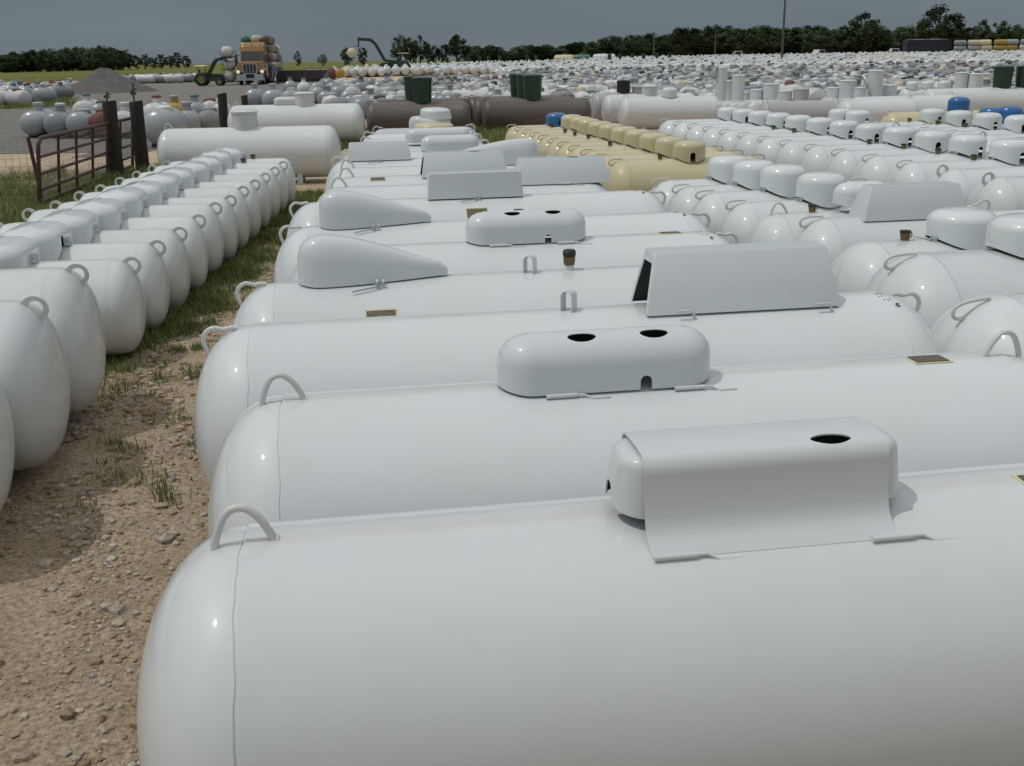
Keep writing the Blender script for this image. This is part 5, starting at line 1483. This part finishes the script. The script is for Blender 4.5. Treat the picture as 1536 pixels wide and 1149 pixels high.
# leaning rusty prop and wire fence running out of the photo at the left
q = at(68, 317, 0); t = thing('wire_fence', 'thin woven wire fence with a leaning rusty post, left of the maroon gate', 'fence', q, R_(180 - 4))
link('post', MB().mat(MAROON).tube([(0, 0, 0), (.10, 0, 1.15)], .03, 8).mesh('post', 50), t)
link('post', MB().mat(DARKST).tube([(3.0, 0, 0), (3.0, 0, 1.25)], .03, 8).mesh('post', 50), t)
link('wire_mesh', wire_net(.05, 5.0, .1, 1.1, .12, .12), t)
# short pipe rail between the far posts
q = at(345, 224, 0); t = thing('pipe_rail', 'rusty pipe rail between the two far dark posts', 'rail', q, R_(30))
mb = MB().mat(MAROON)
for z in (.5, .95): mb.tube([(0, 0, z), (3.2, 0, z)], .035, 8)
for x in (.8, 1.6, 2.6): mb.tube([(x, 0, 0), (x, 0, .95)], .03, 8)
link('rails', mb.mesh('rails', 50), t)

# ================================================================== stones and grass
def stone_mat():
    m, n, L, b, noise, ramp, mix, bump = mat_nodes('pale_stone')
    g = n['Geometry']
    r = n.new('ShaderNodeValToRGB'); e = r.color_ramp.elements
    e[0].position = 0; e[0].color = (.26, .19, .12, 1); e[1].position = 1; e[1].color = (.50, .46, .40, 1)
    for p_, c_ in ((.35, (.38, .29, .195, 1)), (.6, (.36, .33, .29, 1)), (.86, (.44, .38, .30, 1))): q = e.new(p_); q.color = c_
    L.new(g.outputs['Random Per Island'], r.inputs['Fac'])
    c = mix(r.outputs[0], ramp(noise(60, 4), [(.3, (.75, .74, .72)), (.7, (1.15, 1.15, 1.15))]), 1.0, 'MULTIPLY')
    L.new(c, b.inputs['Base Color']); return m
STONE = stone_mat()
rd = random.Random(2)
def pebbles():
    ico = bmesh.new(); bmesh.ops.create_icosphere(ico, subdivisions=1, radius=1)
    base = np.array([v.co[:] for v in ico.verts]); fcs = np.array([[v.index for v in f.verts] for f in ico.faces]); ico.free()
    rng = np.random.default_rng(5); V = []; Fc = []; off = 0
    def put(x, y, s):
        nonlocal off
        q = base * (1 + rng.uniform(-.28, .28, (len(base), 1))); q = q * np.array([rng.uniform(.7, 1.4), rng.uniform(.7, 1.3), rng.uniform(.5, .95)]) * s
        a = rng.uniform(0, 6.28); c, s_ = math.cos(a), math.sin(a)
        V.append(np.stack([q[:, 0] * c - q[:, 1] * s_ + x, q[:, 0] * s_ + q[:, 1] * c + y, q[:, 2] + s * .25], 1)); Fc.append(fcs + off); off += len(base)
    for _ in range(95000):
        t = rng.random() ** 1.5; al = 1.6 + t * 11; la = rng.uniform(-2.6, -.2) if al < 9 else rng.uniform(-1.9, 0.)
        n_ = math.sin(al * 3.1 + la * 4 + 2 * math.sin(la * 5)) * .5 + math.sin(al * 1.3 - la * 6 + 2 * math.sin(al * 2)) * .5
        if rng.random() > .42 + .58 * n_: continue
        p_ = CD * al + AXV * la
        put(p_.x, p_.y, min(.0024 + .0036 * rng.pareto(2.1), .022) * (.8 if al < 4 else (1.0 if al < 6 else 1.25)))
    for _ in range(150):
        al = rng.uniform(1.8, 9); p_ = CD * al + AXV * rng.uniform(-2.3, -.35); put(p_.x, p_.y, rng.uniform(.018, .036))
    for _ in range(1500):
        p_ = Vector((rng.uniform(-9, -5), rng.uniform(13, 24), 0)); put(p_.x, p_.y, .012 + .02 * rng.random())
    me = bpy.data.meshes.new('pebbles'); me.from_pydata(np.concatenate(V).tolist(), [], np.concatenate(Fc).tolist()); me.materials.append(STONE)
    return me
tag(link('pebbles', pebbles()), 'loose pale pebbles scattered over the dirt aisle', 'pebbles', kind='stuff')

def grass_mat():
    m, n, L, b, noise, ramp, mix, bump = mat_nodes('grass_blades')
    g = n['Geometry']; r = n.new('ShaderNodeValToRGB'); e = r.color_ramp.elements
    e[0].position = 0; e[0].color = (.10, .135, .036, 1); e[1].position = 1; e[1].color = (.38, .33, .18, 1)
    q = e.new(.55); q.color = (.17, .225, .06, 1); q = e.new(.85); q.color = (.25, .285, .10, 1)
    L.new(g.outputs['Random Per Island'], r.inputs['Fac']); L.new(r.outputs[0], b.inputs['Base Color']); b.inputs['Roughness'].default_value = .55
    return m
GRASS = grass_mat()
def grass(spots):
    rng = np.random.default_rng(8); V = []; Fc = []; k = 0
    for x, y, r, n_, h in spots:
        for _ in range(int(n_ * 1.9)):
            a = rng.uniform(0, 6.28); q = 1.3 * r * rng.random() ** .6
            bx, by = x + q * math.cos(a), y + q * math.sin(a); hh = h * rng.uniform(.45, 1.2); w_ = rng.uniform(.0016, .0036) * (1 + max(0, y - 6) * .07)
            t = rng.uniform(0, 6.28); lean = rng.uniform(.15, .75) * hh; l2 = rng.uniform(0, 6.28)
            dx, dy = w_ * math.cos(t), w_ * math.sin(t); ex, ey = lean * math.cos(l2), lean * math.sin(l2)
            V += [(bx - dx, by - dy, 0), (bx + dx, by + dy, 0), (bx + dx * .7 + ex * .35, by + dy * .7 + ey * .35, hh * .6), (bx - dx * .7 + ex * .35, by - dy * .7 + ey * .35, hh * .6), (bx + ex, by + ey, hh)]
            Fc += [(k, k + 1, k + 2, k + 3), (k + 3, k + 2, k + 4)]; k += 5
    me = bpy.data.meshes.new('grass'); me.from_pydata(V, [], Fc); me.materials.append(GRASS); return me
S_ = []
rd = random.Random(31)
for _ in range(760):       # strip along the ends of the left row, thinning towards the camera
    al = 6.9 + 11.5 * rd.random() ** 1.15; edge = -1.85 + .85 * max(0, (al - 8.2) / 8.4)
    la = edge + rd.triangular(-.5, .62 if al < 12 else .8, .04)
    if la > -.35: la = -.35 - rd.random() * .3
    dens = sstep(6.9, 9.6, al)
    if rd.random() > .15 + .85 * dens or math.sin(al * 4.3 + la * 7) + math.sin(al * 9 - la * 11) < -.45: continue
    q = colpt(al, la); S_.append((q.x, q.y, rd.uniform(.05, .17), rd.randint(26, 60), rd.uniform(.04, .15)))
for _ in range(46):
    al = rd.uniform(5.2, 8); q = CD * al + AXV * rd.uniform(-1.7, -.7); S_.append((q.x, q.y, rd.uniform(.03, .10), rd.randint(5, 22), rd.uniform(.04, .12)))
for _ in range(16):
    q = CD * rd.uniform(3.4, 6) + AXV * rd.uniform(-2.2, -1.0); S_.append((q.x, q.y, .05, rd.randint(3, 8), rd.uniform(.03, .07)))
tag(link('aisle_grass', grass(S_)), 'green weedy grass growing along the dirt aisle under the left row', 'grass', kind='stuff')
S_ = []
for _ in range(620):       # rank grass below the gate and along the back of the left row
    q = ga.lerp(gb, rd.uniform(-.5, 1.15)); a = rd.uniform(-2.4, .3)
    S_.append((q.x + (rd.uniform(-.3, 1.8) if rd.random() < .6 else rd.uniform(-2.5, .5)), q.y + rd.uniform(-2.6, .8), rd.uniform(.1, .3), rd.randint(22, 46), rd.uniform(.10, .30)))
tag(link('gate_grass', grass(S_)), 'rank green grass at the foot of the maroon gate', 'grass', kind='stuff')
S_ = []
for _ in range(420):
    px = rd.choice((rd.uniform(495, 770), rd.uniform(495, 560), rd.uniform(690, 770))); q = at(px, rd.uniform(196, 226), 0); S_.append((q.x, q.y, rd.uniform(.15, .4), rd.randint(18, 34), rd.uniform(.12, .3)))
for _ in range(160):
    q = on(rd.uniform(-20, 110), rd.uniform(58, 72)); S_.append((q.x, q.y, .4, 16, .3))
tag(link('yard_grass', grass(S_)), 'grass patches between the rows by the brown tanks', 'grass', kind='stuff')
SC.cycles.max_bounces = 6; SC.cycles.diffuse_bounces = 3; SC.cycles.glossy_bounces = 3; SC.cycles.transmission_bounces = 2
